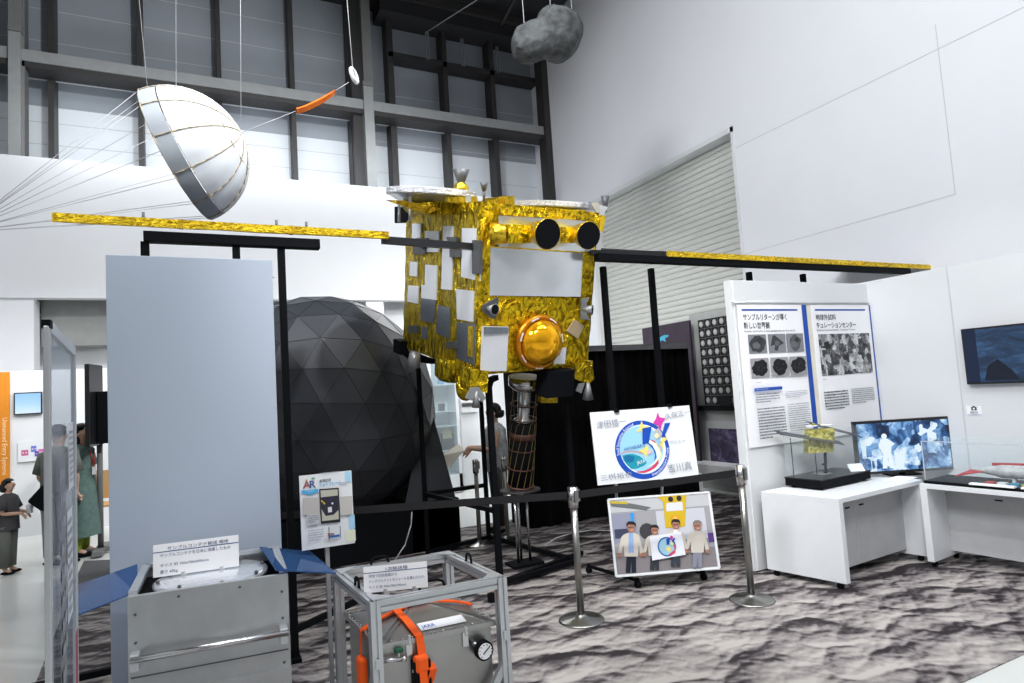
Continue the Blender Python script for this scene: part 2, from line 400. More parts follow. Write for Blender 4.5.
# ================================================================== THE SETTING
YW = 12.3
struct('floor', MB().box((-10, -5, -.12), (8.2, 15, 0)), 'floor')
XR = 7.5
sy0, sy1, sz = 0, 0, 5.42
sy0 = 6.92; sy1 = 10.9
wr = MB()
wr.box((XR, -5, 0), (XR+.3, sy0, 10.2)); wr.box((XR, sy1, 0), (XR+.3, 13.640, 10.2)); wr.box((XR, sy0, sz), (XR+.3, sy1, 10.2))
struct('wall_right', wr, 'right_wall')
sm = MB()
sm.box((XR-.003, 3.85, 3.432), (XR+.001, 6.9, 3.440)); sm.box((XR-.003, 3.84, 3.432), (XR+.001, 3.848, 5.4))
sm.box((XR-.003, 1.0, 5.108), (XR+.001, 6.85, 5.116))
o = struct('trim_1', sm, 'seam')
# roller shutter: one corrugated sheet
sh = MB(); pr = []
z = 0
while z < sz+.05:
    pr += [(.0, z), (.022, z+.012), (.030, z+.045), (.022, z+.075)]; z += .10
vs = []; fs = []
for k, (dx, zz) in enumerate(pr):
    vs += [(XR+.24-dx, sy0-.02, zz), (XR+.24-dx, sy1+.02, zz)]
    if k: fs.append((2*k-2, 2*k-1, 2*k+1, 2*k))
sh.add(vs, fs); shutter = struct('door_1', sh, 'shutter')
fr = MB(); fr.box((XR-.015, sy0-.05, 0), (XR+.29, sy0, sz+.05)); fr.box((XR-.015, sy1-.03, 0), (XR+.29, sy1+.06, sz+.05)); fr.box((XR-.015, sy0-.05, sz-.03), (XR+.29, sy1+.06, sz+.05))
struct('door_frame', fr, 'partition', shutter)
# back wall: projecting upper band over a recess
zb = ony(60, 298, 12.074).z; zt = ony(200, 171.5, 12.074).z
xl = ony(33, 320, 12.074).x; xr1 = ony(367, 310, 12.074).x
struct('wall_back', MB().box((-10, 12.074, zb), (XR, 12.298, zt)), 'white_wall')
lw = MB(); lw.box((-10, 12.130, 0), (xl, 12.522, zb)); lw.box((xr1, 12.141, 0), (ony(384, 310, 12.141).x, 12.410, zb)); lw.box((xr1, 12.633, 0), (XR, 12.857, zb+.2)); lw.box((-10, 13.248, 0), (XR, 13.416, 3.4))
struct('wall_back_lower', lw, 'white_wall')
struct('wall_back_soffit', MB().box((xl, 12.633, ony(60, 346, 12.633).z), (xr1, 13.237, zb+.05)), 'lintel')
struct('ceiling', MB().box((-10, -5, 10.2), (7.8, 13.7, 10.4)), 'ceiling')
struct('wall_outer', MB().box((-10, 13.416, 3.4), (XR, 13.640, 10.2)), 'lintel')
# windows
def wx(px, py, Y): return ony(px, py, Y).x
YP = 13.137; YM = 12.857
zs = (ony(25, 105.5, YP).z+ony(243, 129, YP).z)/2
xcol = wx(366, 120, YM)
for i, (xa, xb, mull, rails) in enumerate((
        (-6.5, wx(355, 100, YM), [(wx(p, q, YM), w) for p, q, w in ((-60, 100, .06), (52, 100, .085), (141, 110, .085), (220, 110, .08), (293.5, 120, .085), (353, 120, .12))], []),
        (wx(376, 100, YM), XR, [(wx(p, q, YM), w) for p, q, w in ((392.5, 120, .13), (448, 140, .10), (495, 140, .11), (546, 150, .16))], [ony(460, 69, YM).z]))):
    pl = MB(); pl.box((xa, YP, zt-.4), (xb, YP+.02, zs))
    w = struct('window_%d' % (i+1), pl, 'pane_lit_painted')
    MBx = MB().box((xa, YP, zs), (xb, YP+.02, 10.2)); MBx.build('painted_shade_pane', 'pane_shade_painted', w)  # upper panes with the outside shadow painted in
    f = MB()
    for x, wd in mull: f.box((x-wd/2, YM-.08, zt-.4), (x+wd/2, YP, 10.2))
    for z in rails: f.box((xa+.3, YM-.08, z-.05), (xb, YP, z+.07))
    f.build('window_frame', 'steel_dark', w)
    g = MB()
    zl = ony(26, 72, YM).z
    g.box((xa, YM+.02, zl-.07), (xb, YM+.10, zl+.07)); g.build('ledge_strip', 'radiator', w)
    h = MB()
    k = xa
    for zz in ([6.4, 6.8, 8.3, 8.9, 9.5] if i == 0 else [6.5, 7.2, 8.3]): h.box((xa, YP-.004, zz), (xb, YP, zz+.012))
    h.build('pane_seam', 'seam', w)
# header and brackets over the right-hand window
z1 = ony(393, 22.5, YM).z
hd = MB(); hd.box((wx(376, 20, YM), YM-.35, z1+.02), (XR, YP, 10.2)); hd.bar((3.25, 12.186, z1+.35), (XR, 12.186, z1+.35), .12, .12); hd.bar((3.25, 11.404, z1+.62), (XR, 11.404, z1+.62), .1, .1)
struct('trim_2', hd, 'ceiling')
br = MB(); br.bar((3.25, 11.963, 9.93), (XR, 11.963, 9.93), .10, .16); br.bar(ony(501, 24, 11.851), ony(516, -4, 11.180), .07, .07)
for x in (-6, -2, 2.6, 5.4): br.bar((x, 0, 9.98), (x, 11, 9.98), .2, .25)
struct('trim_3', br, 'steel_dark')
for p in (427, 462, 497):
    b = MB(); P = ony(p, 45+(p-427)*.2, 12.768)
    b.box((P.x-.035, 12.723, P.z-.35), (P.x-.015, 12.768, P.z+.3)); b.box((P.x+.02, 12.723, P.z-.35), (P.x+.04, 12.768, P.z+.3)); b.box((P.x-.035, 12.723, P.z+.26), (P.x+.04, 12.768, P.z+.3))
    struct('trim_bracket', b, 'alu')
# columns and the horizontal girder
c1 = MB(); c1.box((wx(8, 90, 12.320), 12.320, zt-.4), (wx(20.5, 90, 12.320), 12.633, ony(14, 30, 12.320).z))
struct('column_1', c1, 'steel_light')
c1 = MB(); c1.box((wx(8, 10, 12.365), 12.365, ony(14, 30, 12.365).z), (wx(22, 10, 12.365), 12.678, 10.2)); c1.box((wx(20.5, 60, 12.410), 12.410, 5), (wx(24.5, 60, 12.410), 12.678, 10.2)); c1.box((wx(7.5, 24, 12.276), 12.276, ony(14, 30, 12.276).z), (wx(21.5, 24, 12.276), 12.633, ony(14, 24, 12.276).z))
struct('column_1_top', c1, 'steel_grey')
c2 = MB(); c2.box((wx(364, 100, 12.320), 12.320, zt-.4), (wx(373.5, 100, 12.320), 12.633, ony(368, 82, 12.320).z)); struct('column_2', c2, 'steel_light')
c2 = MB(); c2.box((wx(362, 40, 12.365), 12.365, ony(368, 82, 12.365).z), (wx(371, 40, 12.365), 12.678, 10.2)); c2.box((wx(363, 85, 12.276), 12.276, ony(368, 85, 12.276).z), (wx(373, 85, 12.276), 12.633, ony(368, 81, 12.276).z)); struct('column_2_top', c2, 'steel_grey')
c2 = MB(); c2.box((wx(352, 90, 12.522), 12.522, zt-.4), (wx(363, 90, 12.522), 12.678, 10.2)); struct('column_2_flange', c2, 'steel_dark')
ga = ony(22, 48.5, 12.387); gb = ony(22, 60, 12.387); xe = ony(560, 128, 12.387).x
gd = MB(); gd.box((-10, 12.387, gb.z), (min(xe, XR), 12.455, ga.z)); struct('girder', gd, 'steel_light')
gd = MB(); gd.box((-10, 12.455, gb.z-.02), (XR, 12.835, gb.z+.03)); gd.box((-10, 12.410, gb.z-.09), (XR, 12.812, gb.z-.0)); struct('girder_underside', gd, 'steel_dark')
c3 = MB(); c3.box((XR-.16, 12.298, zt-.4), (XR-.003, 12.633, 10.2)); struct('column_3', c3, 'steel_dark')

# ------------------------------------------------------------------ carpet
A = onz(83, 563); B = onz(36, 683); d = (B-A); kk = (1.94-A.y)/d.y; C0 = A+d*kk
kk = (8.2-A.y)/d.y; D0 = A+d*kk
cp = MB().prism([(C0.x, 1.94, .001), (3.95, 1.94, .001), (6.2, 1.94, .001), (6.2, 7.0, .001), (onz(430, 541).x, 7.0, .001), (onz(430, 541).x-1.0, 8.2, .001), (D0.x, 8.2, .001)], (0, 0, .005))
tag(cp.build('printed_carpet', 'carpet'), 'carpet printed with grey brown rubble of rocks under the exhibits', 'carpet')
pm = [onz(77, 600), onz(108, 600), onz(150, 559), onz(84, 562)]
p0 = onz(84, 561, .008); 
mt = MB().prism([V(p.x, p.y, .007) for p in (onz(70, 592), onz(150, 592), onz(150, 559), onz(84, 562))], (0, 0, .006))
tag(mt.build('floor_mat', 'mat_dark'), 'plain dark grey floor mat behind the pale grey panel', 'mat')

# ------------------------------------------------------------------ far left: partition, banner, monitor, sign
YL = 10.75
def lrect(p, q, Y): a, b = ony(*p, Y), ony(*q, Y); return a, b
pt = MB(); a = ony(2, 371, YL); b = ony(104, 371, YL)
pt.box((-6, YL, 0), (ony(43.5, 400, YL).x+.9, YL+.06, ony(20, 371, YL).z))
struct('wall_partition', pt, 'partition')
Y = YL-.03
a, b = ony(-18, 450, Y), ony(9.5, 450, Y)
bn = MB(); bn.box((a.x, Y, ony(5, 485, Y).z), (b.x, Y+.02, ony(5, 372, Y).z))
bo = bn.build('hanging_banner', 'banner'); tag(bo, 'orange vertical banner with white lettering on the white partition', 'banner')
P = Print(); ph = ony(5, 372, Y).z-ony(5, 485, Y).z
P.text('Unmanned Entry Systems', 0, 0, .075, (.9, .72, .5), rot=-math.pi/2)
P.build('lettering', (ony(2.5, 418, Y).x, Y, ony(2.5, 418, Y).z), (1, 0, 0), (0, 0, 1), bo)
def monitor(name, c, ex, w, h, mtl, label, cat='monitor', bez=.015, th=.04, foot=None, P=None, face=None):
    """flat screen: c centre of the screen face, ex its right-hand direction"""
    ex = Vector(ex).normalized(); ez = V(0, 0, 1); en = ex.cross(ez).normalized()   # out of the screen
    o = empty(name, c, label, cat)
    c = Vector(c)
    q = [c-ex*w/2-ez*h/2, c+ex*w/2-ez*h/2, c+ex*w/2+ez*h/2, c-ex*w/2+ez*h/2]
    MB().prism(q, -en*th).build('housing', 'tv_dark', o, bevel=.004)
    s = MB(); w2, h2 = w/2-bez, h/2-bez
    s.prism([c-ex*w2-ez*h2+en*.001, c+ex*w2-ez*h2+en*.001, c+ex*w2+ez*h2+en*.001, c-ex*w2+ez*h2+en*.001], en*.001)
    so = s.build('screen', mtl, o)
    if P: P(c-ex*w2-ez*h2+en*.003, ex, ez, w2*2, h2*2, so)
    if foot is not None: foot(o, c, ex, ez, en)
    return o
M['scr_blue'] = ramp_noise('screen_blue_glow', [(.3, (.15, .42, .85)), (.5, (.45, .70, .95)), (.65, (.9, .97, 1))], .9, emit=1.1, detail=1)
a, b = ony(14, 393, Y), ony(42.5, 413.5, Y)
monitor('wall_monitor', ((a.x+b.x)/2, Y-.02, (a.z+b.z)/2), (1, 0, 0), b.x-a.x, a.z-b.z, 'scr_blue', 'small lit screen with a pale blue picture beside the orange banner')
a, b = ony(18, 442, Y), ony(45, 460, Y)
sg = empty('wall_sign', (a.x, Y, b.z), 'small white card with pink and blue block letters on the partition', 'sign')
MB().box((a.x, Y, b.z), (b.x, Y+.02, a.z)).build('card', 'white_paint', sg)
P = Print(); w = b.x-a.x; h = a.z-b.z
for k, (x, y, ww, hh, c) in enumerate(((.12, .30, .26, .28, (.55, .15, .30)), (.48, .45, .2, .3, (.18, .22, .6)), (.62, .22, .14, .26, (.12, .10, .45)), (.76, .28, .2, .28, (.6, .15, .45)))):
    P.rect(x*w, y*h, (x+ww)*w, (y+hh)*h, c)
    for j in range(2): P.rect((x+.04+j*ww*.45)*w, (y+hh*.4)*h, (x+.04+j*ww*.45+ww*.2)*w, (y+hh*.6)*h, (.8, .7, .8))
P.build('lettering', (a.x, Y, b.z), (1, 0, 0), (0, 0, 1), sg)
# white board behind the woman, stool-like wooden bench
Y = 11.7
a, b = ony(78, 386, Y), ony(112, 457, Y)
nb = empty('notice_board', (a.x, Y, b.z), 'white framed notice board far behind the black screen', 'board')
MB().box((a.x, Y, b.z), (b.x, Y+.03, a.z)).build('board', 'white_paint', nb)
e = MB()
for q in ((a.x, b.x, a.z-.03, a.z), (a.x, b.x, b.z, b.z+.03), (a.x, a.x+.03, b.z, a.z), (b.x-.03, b.x, b.z, a.z)): e.box((q[0], Y-.02, q[2]), (q[1], Y, q[3]))
e.build('frame', 'alu', nb)
P = Print()
for k in range(3): P.rect(.25+k*.3, .5, .45+k*.3, .95, (.35+.1*k, .3, .28)); P.lines(.25+k*.3, .15, .45+k*.3, .45, 5, (.4, .4, .4), k)
P.build('papers', (a.x, Y-.001, b.z), (1, 0, 0), (0, 0, 1), nb)
# wooden chair right of the woman
def wooden_chair(p):
    o = empty('wooden_chair', p, 'light wooden chair just behind the woman in green', 'chair')
    x, y = p[0], p[1]
    MB().box((x-.2, y-.2, .43), (x+.2, y+.2, .46)).build('seat', 'wood', o, bevel=.01)
    MB().prism([(x-.2, y+.18, .5), (x+.2, y+.18, .5), (x+.17, y+.2, .86), (x-.17, y+.2, .86)], (0, .03, 0)).build('backrest', 'wood', o)
    for sx in (-.17, .17):
        for sy in (-.17, .17): MB().tube((x+sx, y+sy, .01), (x+sx, y+sy, .43), .014).build('leg', 'steel_dark', o)
wooden_chair(onz(101, 540, 0))
# dark screen on a stand (seen edge on)
Pb = onz(101, 553)
ts = empty('screen_stand', (Pb.x, Pb.y, 0), 'black wheeled stand holding the tall dark screen near the woman', 'stand')
MB().tube((Pb.x, Pb.y, .05), (Pb.x, Pb.y, hgt(103, 410, Pb)), .03).build('pole', 'steel_grey', ts)
e = MB(); e.box((Pb.x-.30, Pb.y-.06, .02), (Pb.x+.3, Pb.y+.0, .07)); e.box((Pb.x-.05, Pb.y-.3, .02), (Pb.x+.05, Pb.y+.3, .07)); e.build('base', 'steel_grey', ts)
qa = ony(84.5, 400, Pb.y-.30); qb = ony(98.5, 400, Pb.y+.10); q0 = V(qa.x, Pb.y-.30, 0); q1 = V(qb.x, Pb.y+.10, 0); c0 = (q0+q1)/2
z0, z1 = hgt(88, 447, q0), hgt(84.5, 364, q0)
ds = empty('dark_screen', (c0.x, c0.y, (z0+z1)/2), 'tall black switched-off screen seen nearly edge on, beside the woman', 'screen')
MB().prism([V(q0.x, q0.y, z0), V(q1.x, q1.y, z0), V(q1.x, q1.y, z1), V(q0.x, q0.y, z1)], (.05, -.03, 0)).build('panel', 'tv_dark', ds, bevel=.006)
MB().box((c0.x+.06, c0.y-.06, z0+.02), (c0.x+.22, c0.y+.10, z0+.62)).build('mount', 'black', ds)

# ------------------------------------------------------------------ pale grey panel
YG = 3.95
a, b = ony(105.5, 254.5, YG), ony(272, 260, YG)
gp = MB(); gp.box((a.x, YG, .02), (b.x, YG+.05, b.z)); gpo = empty('room_divider', (a.x, YG, 0), 'blank pale blue-grey freestanding panel behind the riveted metal box', 'panel')
gp.build('board', 'grey_panel', gpo, bevel=.003)
MB().box((b.x, YG+.02, b.z-.10), (b.x+.012, YG+.05, b.z-.02)).build('clip', 'white_paint', gpo)
for x in (a.x+.02, b.x-.1): MB().box((x, YG-.12, 0.007), (x+.05, YG+.16, .04)).build('foot', 'black', gpo)

# ------------------------------------------------------------------ clear notice panel at far left
Q0 = onz(47, 326, 1.82); Q1 = None
bx, by = Q0.x, Q0.y
dirn = (V(-.104, 1.17, 0)).normalized()
Lb = .1
while True:
    p = V(bx, by, 1.82)+dirn*Lb; dd = RT.transposed() @ (p-CAM)
    if 512+F*dd.x/dd.z > 73 or Lb > 3: break
    Lb += .01
wb = empty('notice_stand', (bx, by, 0), 'narrow see-through notice panel in an aluminium frame, nearest the left side', 'panel')
e0 = V(bx, by, 0); e1 = e0+dirn*Lb; nx = V(dirn.y, -dirn.x, 0)
zt_ = 1.82
for q in (e0, e1): MB().bar(q+V(0, 0, .0), q+V(0, 0, zt_), .014, .03, up=dirn).build('post', 'alu', wb, bevel=.003)
MB().bar(e0+V(0, 0, zt_), e1+V(0, 0, zt_), .016, .03).build('top_rail', 'alu', wb)
MB().bar(e0+V(0, 0, .12), e1+V(0, 0, .12), .03, .03).build('bottom_rail', 'alu', wb)
MB().box(e0+V(-.009, -.014, zt_-.006), e0+V(.009, .014, zt_+.014)).build('corner_cap', 'black', wb)
MB().prism([e0+V(0, 0, .13), e1+V(0, 0, .13), e1+V(0, 0, zt_-.01), e0+V(0, 0, zt_-.01)], nx*.004).build('sheet', 'board_clear', wb)
for q in (e0, e1): MB().box(q+V(-.16, -.02, 0), q+V(.16, .02, .03)).build('foot', 'alu', wb)
P = Print()
for (x0, y0, w, h, s) in ((.52, 1.0, .22, .32, 1), (.52, 1.38, .22, .2, 2), (.12, .9, .2, .6, 3)):
    P.rect(Lb*x0, y0, Lb*(x0+w), y0+h, (.62, .64, .68) if s < 3 else (.20, .21, .23)); P.lines(Lb*(x0+.02), y0+.02, Lb*(x0+w-.02), y0+h-.02, 9, (.3, .32, .36), s)
P.rect(Lb*.62, .42, Lb*.72, .95, (.35, .05, .08))
P.build('papers', e0+nx*.006, dirn, (0, 0, 1), wb)

# ------------------------------------------------------------------ black geodesic ball on its stand
Cs = ony(322, 409, 6.95); 
Rs = .0
dd = RT.transposed() @ (Cs-CAM); Rs = 109/F*dd.length*.985
bb = empty('geodesic_ball', (Cs.x, Cs.y, Cs.z-Rs), 'large dark faceted ball of triangular panels on a black stand', 'ball model')
bm = bmesh.new(); bmesh.ops.create_icosphere(bm, subdivisions=3, radius=Rs)
me = bpy.data.meshes.new('panels'); bmesh.ops.rotate(bm, verts=bm.verts, matrix=Matrix.Rotation(.3, 3, 'Z') @ Matrix.Rotation(.25, 3, 'X')); bmesh.ops.translate(bm, verts=bm.verts, vec=(0, 0, Rs))
edges = [(e.verts[0].co.copy(), e.verts[1].co.copy()) for e in bm.edges]
bm.to_mesh(me); bm.free(); me.materials.append(M['sphere']); o = bpy.data.objects.new('panels', me); col.objects.link(o); o.parent = bb; MW[o.name] = MW[bb.name]
sl = MB(); cc = V(0, 0, Rs)
for a_, b_ in edges:
    sl.bar(cc+(a_-cc)*1.001, cc+(b_-cc)*1.001,   .004, .003, up=(a_-cc).normalized())
sl.build('seams', 'sphere_seam', bb, local=True)
fx, fy = onz(462, 546).x, 6.25
zs_ = hgt(463, 497, V(fx, fy, 0))
st = empty('ball_stand', (Cs.x, Cs.y, 0), 'black box plinth with sloping grey corner supports under the faceted ball', 'plinth')
MB().box((Cs.x-1.5, fy, 0.008), (fx, Cs.y-.72, zs_)).box((Cs.x-1.5, Cs.y+.72, 0.008), (fx, Cs.y+1.0, zs_)).box((Cs.x-1.5, Cs.y-.72, 0.008), (Cs.x-.72, Cs.y+.72, zs_)).box((Cs.x+.72, Cs.y-.72, 0.008), (fx, Cs.y+.72, zs_)).build('plinth', 'black_matte', st)
for sx in (-1, 1):
    for sy in (-1, 1):
        cx_, cy_ = (fx-.02 if sx > 0 else Cs.x-1.48), (fy+.02 if sy < 0 else Cs.y+.98)
        top = V(Cs.x+sx*Rs*.86, Cs.y+sy*.34*Rs, Cs.z+.12)
        e = MB(); q = [V(cx_, cy_, zs_), V(Cs.x+sx*.55*Rs, cy_, zs_), top, V(cx_, Cs.y, zs_)]
        e.add(q, [(0, 1, 2), (0, 2, 3), (0, 3, 1), (1, 3, 2)]); e.build('support', 'sphere', st)
# ================================================================== THE SPACECRAFT MODEL
th, yw, ro = .247, .124, .027
BW, BD, BH = 1.15, 1.406, 1.284
c, s = math.cos(th), math.sin(th)
Xh = V(math.cos(yw), math.sin(yw), 0); Yh = V(-math.sin(yw), math.cos(yw), 0); Zh = V(0, 0, 1)
Yp = Yh*c+Zh*s; Zp = Zh*c-Yh*s
X2 = Xh*math.cos(ro)+Zp*math.sin(ro); Z2 = Zp*math.cos(ro)-Xh*math.sin(ro)
O = V(1.906, 4.2, 2.968)
MC = Matrix((( X2.x, Yp.x, Z2.x, O.x), (X2.y, Yp.y, Z2.y, O.y), (X2.z, Yp.z, Z2.z, O.z), (0, 0, 0, 1)))
sc = empty('spacecraft_model', O, 'gold foil covered space probe model with silver panels raised on black posts', 'spacecraft model', mtx=MC)
MI = MC.inverted()
def lh(px, py, ax=1, val=0.0):
    o = MI @ CAM; d = MI.to_3x3() @ ray(px, py); return o+d*((val-o[ax])/d[ax])
def vdir(px, py): return (MI.to_3x3() @ ray(px, py)).normalized()
def lq(pts, ax=1, val=-.008, off=None, name='panel', m='radiator', bevel=0, crinkle=0):
    q = [lh(x, y, ax, val) for x, y in pts]
    off = off or ((0, .012, 0) if ax == 1 else (.012, 0, 0))
    return MB().prism(q, off).build(name, m, sc, local=True, bevel=bevel, crinkle=crinkle)
MB().box((0, 0, -BH), (BW, BD, 0)).build('foil_body', 'gold_v', sc, local=True, sub=3, crinkle=.007)
# raised ribs of folded foil on the front face
rb = MB()
rb.prism([lh(479, 206, 1, -.02), lh(492, 212, 1, -.02), lh(489.6, 374, 1, -.02), lh(477, 376, 1, -.02)], (0, .04, 0))
rb.build('foil_corner_strip', 'gold', sc, local=True, sub=2, crinkle=.008)
lq([(583.5, 240), (597, 240), (584.5, 362), (572, 362)], val=-.012, name='foil_edge_strip', m='gold', crinkle=.006)
lq([(490, 296), (588, 298), (584.5, 363), (489, 374.5)], val=-.010, name='foil_lower_field', m='gold', crinkle=.008)
# upper silver band and big mirror film
lq([(499, 215.5), (597, 221), (593, 252), (498.5, 249)], val=-.02, name='silver_band', m='mirror')
lq([(490.8, 247.2), (582.8, 253.2), (580.8, 296.8), (489.6, 295.5)], val=-.024, name='mirror_panel', m='mirror', off=(0, .016, 0))
lq([(490, 246), (584, 251.8), (584, 253), (490, 247.4)], val=-.03, name='foil_trim', m='gold_s')
# top deck foil
tp = MB()
q = [lh(500, 209, 1, -.05), lh(604, 216, 1, -.05), lh(602.5, 231, 1, -.05), lh(590, 221, 1, -.05), lh(540, 217.5, 1, -.05), lh(500, 215, 1, -.05)]
tp.prism(q, (0, .06, 0)); tp.box((-.02, .0, -.02), (BW+.01, BD, .05))
tp.build('top_deck', 'gold', sc, local=True, sub=2, crinkle=.007)
lq([(601.5, 215), (606, 216), (603, 232), (599.5, 230)], val=-.07, name='foil_flag', m='gold_s')
# radiator patches on the left face
def side(pts, m='radiator', n='radiator_patch', val=-.010): return lq(pts, 0, val, (.012, 0, 0), n, m)
side([(412, 223.5), (420.8, 223.5), (420.3, 246), (411.5, 246)])
side([(424.8, 231), (438.8, 231), (438.3, 252), (424.4, 252)])
side([(443, 226), (453, 226), (451.5, 290), (441, 289)])
side([(461.8, 228), (480.5, 228.5), (479.5, 281), (461, 277)])
side([(409.8, 261.6), (417.2, 262), (416.8, 276.8), (409.4, 275.6)])
side([(408, 285.5), (418.6, 286), (417.8, 304), (407.2, 301.5)])
side([(425, 264.6), (437, 265.5), (435.8, 300), (421, 298), (421.4, 285), (424.6, 285)])
side([(421, 298), (435.8, 300), (433.6, 323.5), (420.2, 320)], 'radiator_grey')
side([(437.5, 305), (450, 308), (449, 339), (436, 333)], 'radiator_grey')
side([(456, 289), (473.5, 291), (473, 322), (456.8, 319)])
side([(457, 322), (475.5, 324), (474, 365.5), (456.2, 358)], 'radiator_grey')
side([(468, 326), (472.5, 326.4), (471.8, 357), (467.5, 356)], 'gold_s', 'foil_strip', -.016)
side([(421.8, 326.5), (427.4, 327.5), (427, 339.5), (421.4, 338)], 'radiator_grey')
# grey side bracket and clamps that carry the array arm
def lbox(cx, cy, w, h, m, n, ax=0, val=-.06, dep=.06):
    return lq([(cx-w/2, cy-h/2), (cx+w/2, cy-h/2), (cx+w/2, cy+h/2), (cx-w/2, cy+h/2)], ax, val, ((dep, 0, 0) if ax == 0 else (0, dep, 0)), n, m, bevel=.003)
lbox(475.5, 257, 7.5, 34, 'bracket', 'arm_bracket', 0, -.03, .03)
for cx, cy, w, h in ((418.5, 250, 12, 8.5), (454.5, 253, 10.5, 8.5), (412.5, 329.3, 9, 7.5), (450.5, 345, 10, 7)):
    o = lbox(cx, cy, w, h, 'bracket', 'clamp', 0, -.03, .03)
for cx, cy in ((422, 243), (452, 242)):
    lq([(cx-6, cy-5), (cx+5, cy-5), (cx+3, cy+2.5), (cx-.5, cy+5.5), (cx-4, cy+1)], 0, -.045, (.02, 0, 0), 'clamp_plate', 'bracket')
# star tracker baffles (two gold cones with black mouths)
def baffle(px, py, v, R, r0, L, sgn=1, ang=35):
    B = lh(px, py, 1, v); d = vdir(px, py); r = d.cross(V(0, 0, 1)).normalized()
    ax = (-d*math.cos(math.radians(ang))+r*math.sin(math.radians(ang))-V(0, 0, .06)).normalized()
    A = B-ax*L
    b = MB().lathe([(r0, -.02), (r0, .0), (R, L), (R*1.02, L+.004), (R*.96, L+.004), (R*.94, L-.03)], A, ax, 32, cap=False).build('camera_baffle', 'gold_s', sc, local=True)
    MB().lathe([(R*.985, L-.004), (R*.98, L+.006)], A, ax, 32).build('baffle_mouth', 'black_matte', b, local=True)
    return A, ax
A1, ax1 = baffle(547.5, 234, -.24, .118, .07, .22)
A2, ax2 = baffle(588.3, 235.5, -.24, .112, .06, .22)
r = vdir(520, 232).cross(V(0, 0, 1)).normalized()
q = MB(); q.hexa([lh(509, 242, 1, -.02), lh(530, 242, 1, -.02), lh(530, 242, 1, .02), lh(509, 242, 1, .02), lh(509, 224, 1, -.02), lh(530, 224, 1, -.02), lh(530, 224, 1, .02), lh(509, 224, 1, .02)])
q = MB().prism([lh(x, y, 1, -.16) for x, y in ((508, 224), (531, 225), (531, 243), (508, 243))], (0, .15, 0)); q.build('foil_box', 'gold', sc, local=True, sub=1, crinkle=.006)
MB().tube(lh(492, 234, 1, -.03), lh(508, 234, 1, -.12), .09, 20, .07).build('foil_sleeve', 'gold_s', sc, local=True)
q = MB().prism([lh(x, y, 1, -.10) for x, y in ((566, 227), (580, 228), (580, 243), (566, 243))], (0, .09, 0)); q.build('foil_box', 'gold', sc, local=True, sub=1, crinkle=.006)
# recovery capsule under an amber dome
cc = lh(537.5, 342, 1, -.01); KQ = 1.12
MB().lathe([(.205*KQ, -.0), (.208*KQ, .045), (.185*KQ, .06), (.175*KQ, .05), (0, .05)], cc, (0, -1, 0), 40).build('capsule_ring', 'amber_ring', sc, local=True)
pr = [(.172*KQ*math.cos(a), .05+.14*math.sin(a)) for a in [math.pi/2*i/9 for i in range(10)]]
MB().lathe(pr, cc, (0, -1, 0), 40).build('capsule_dome', 'amber', sc, local=True)
ds_ = MB()
for i in range(14):
    a0 = 2*math.pi*i/14
    if i % 2: continue
    pts = []
    for t in (0, .5, 1):
        a = a0+t*.34; pts.append(cc+V(math.cos(a)*.189*KQ, -.064, math.sin(a)*.189*KQ))
    for p_, q_ in zip(pts, pts[1:]): ds_.bar(p_, q_, .010, .008, up=V(0, 1, 0))
ds_.build('ring_marks', 'white_paint', sc, local=True)
# small plates on the front
lq([(483.5, 326.5), (508.8, 327), (506.5, 371), (482, 371.5)], val=-.06, name='grey_plate', m='radiator', off=(0, .03, 0))
lq([(484.5, 327), (508.6, 327.5), (508.3, 333), (484.3, 334.5)], val=-.07, name='plate_lip', m='radiator_grey')
lq([(553, 350), (566.5, 347.5), (565, 364), (551, 364)], val=-.022, name='small_plate', m='radiator')
lq([(575, 319.5), (584.5, 326), (578, 339), (567, 331)], val=-.022, name='tan_patch', m='seamtape')
def thruster(px, py, v, d, m2='black', R=.045, L=.09):
    p = lh(px, py, 1, v); d = Vector(d).normalized(); MB().tube(p-d*L, p, .012, 16, R).build('thruster_nozzle', 'nozzle', sc, local=True)
    MB().lathe([(R*.85, -.002), (R*.84, .003)], p, d, 16).build('nozzle_throat', m2, sc, local=True)
lq([(483, 305), (498, 297), (498.5, 303), (496, 319.5), (491, 318), (482.5, 311)], val=-.06, name='thruster_bracket', m='bracket')
thruster(495, 309.5, -.14, (.25, -1, 0))
lq([(581.5, 298.5), (589.5, 297.5), (587, 303), (587, 315), (590.5, 320), (581, 319)], val=-.05, name='thruster_bracket', m='nozzle')
thruster(592.5, 310, -.16, (.9, -1, 0))
def cup(px, py, w0, w1, h, v, m='nozzle', n='thruster_nozzle'):
    a, b = lh(px, py, 1, v), lh(px, py+h, 1, v); k = (lh(px+10, py, 1, v)-a).length/10
    MB().tube(a, b, w0*k/2, 16, w1*k/2, True).build(n, m, sc, local=True)
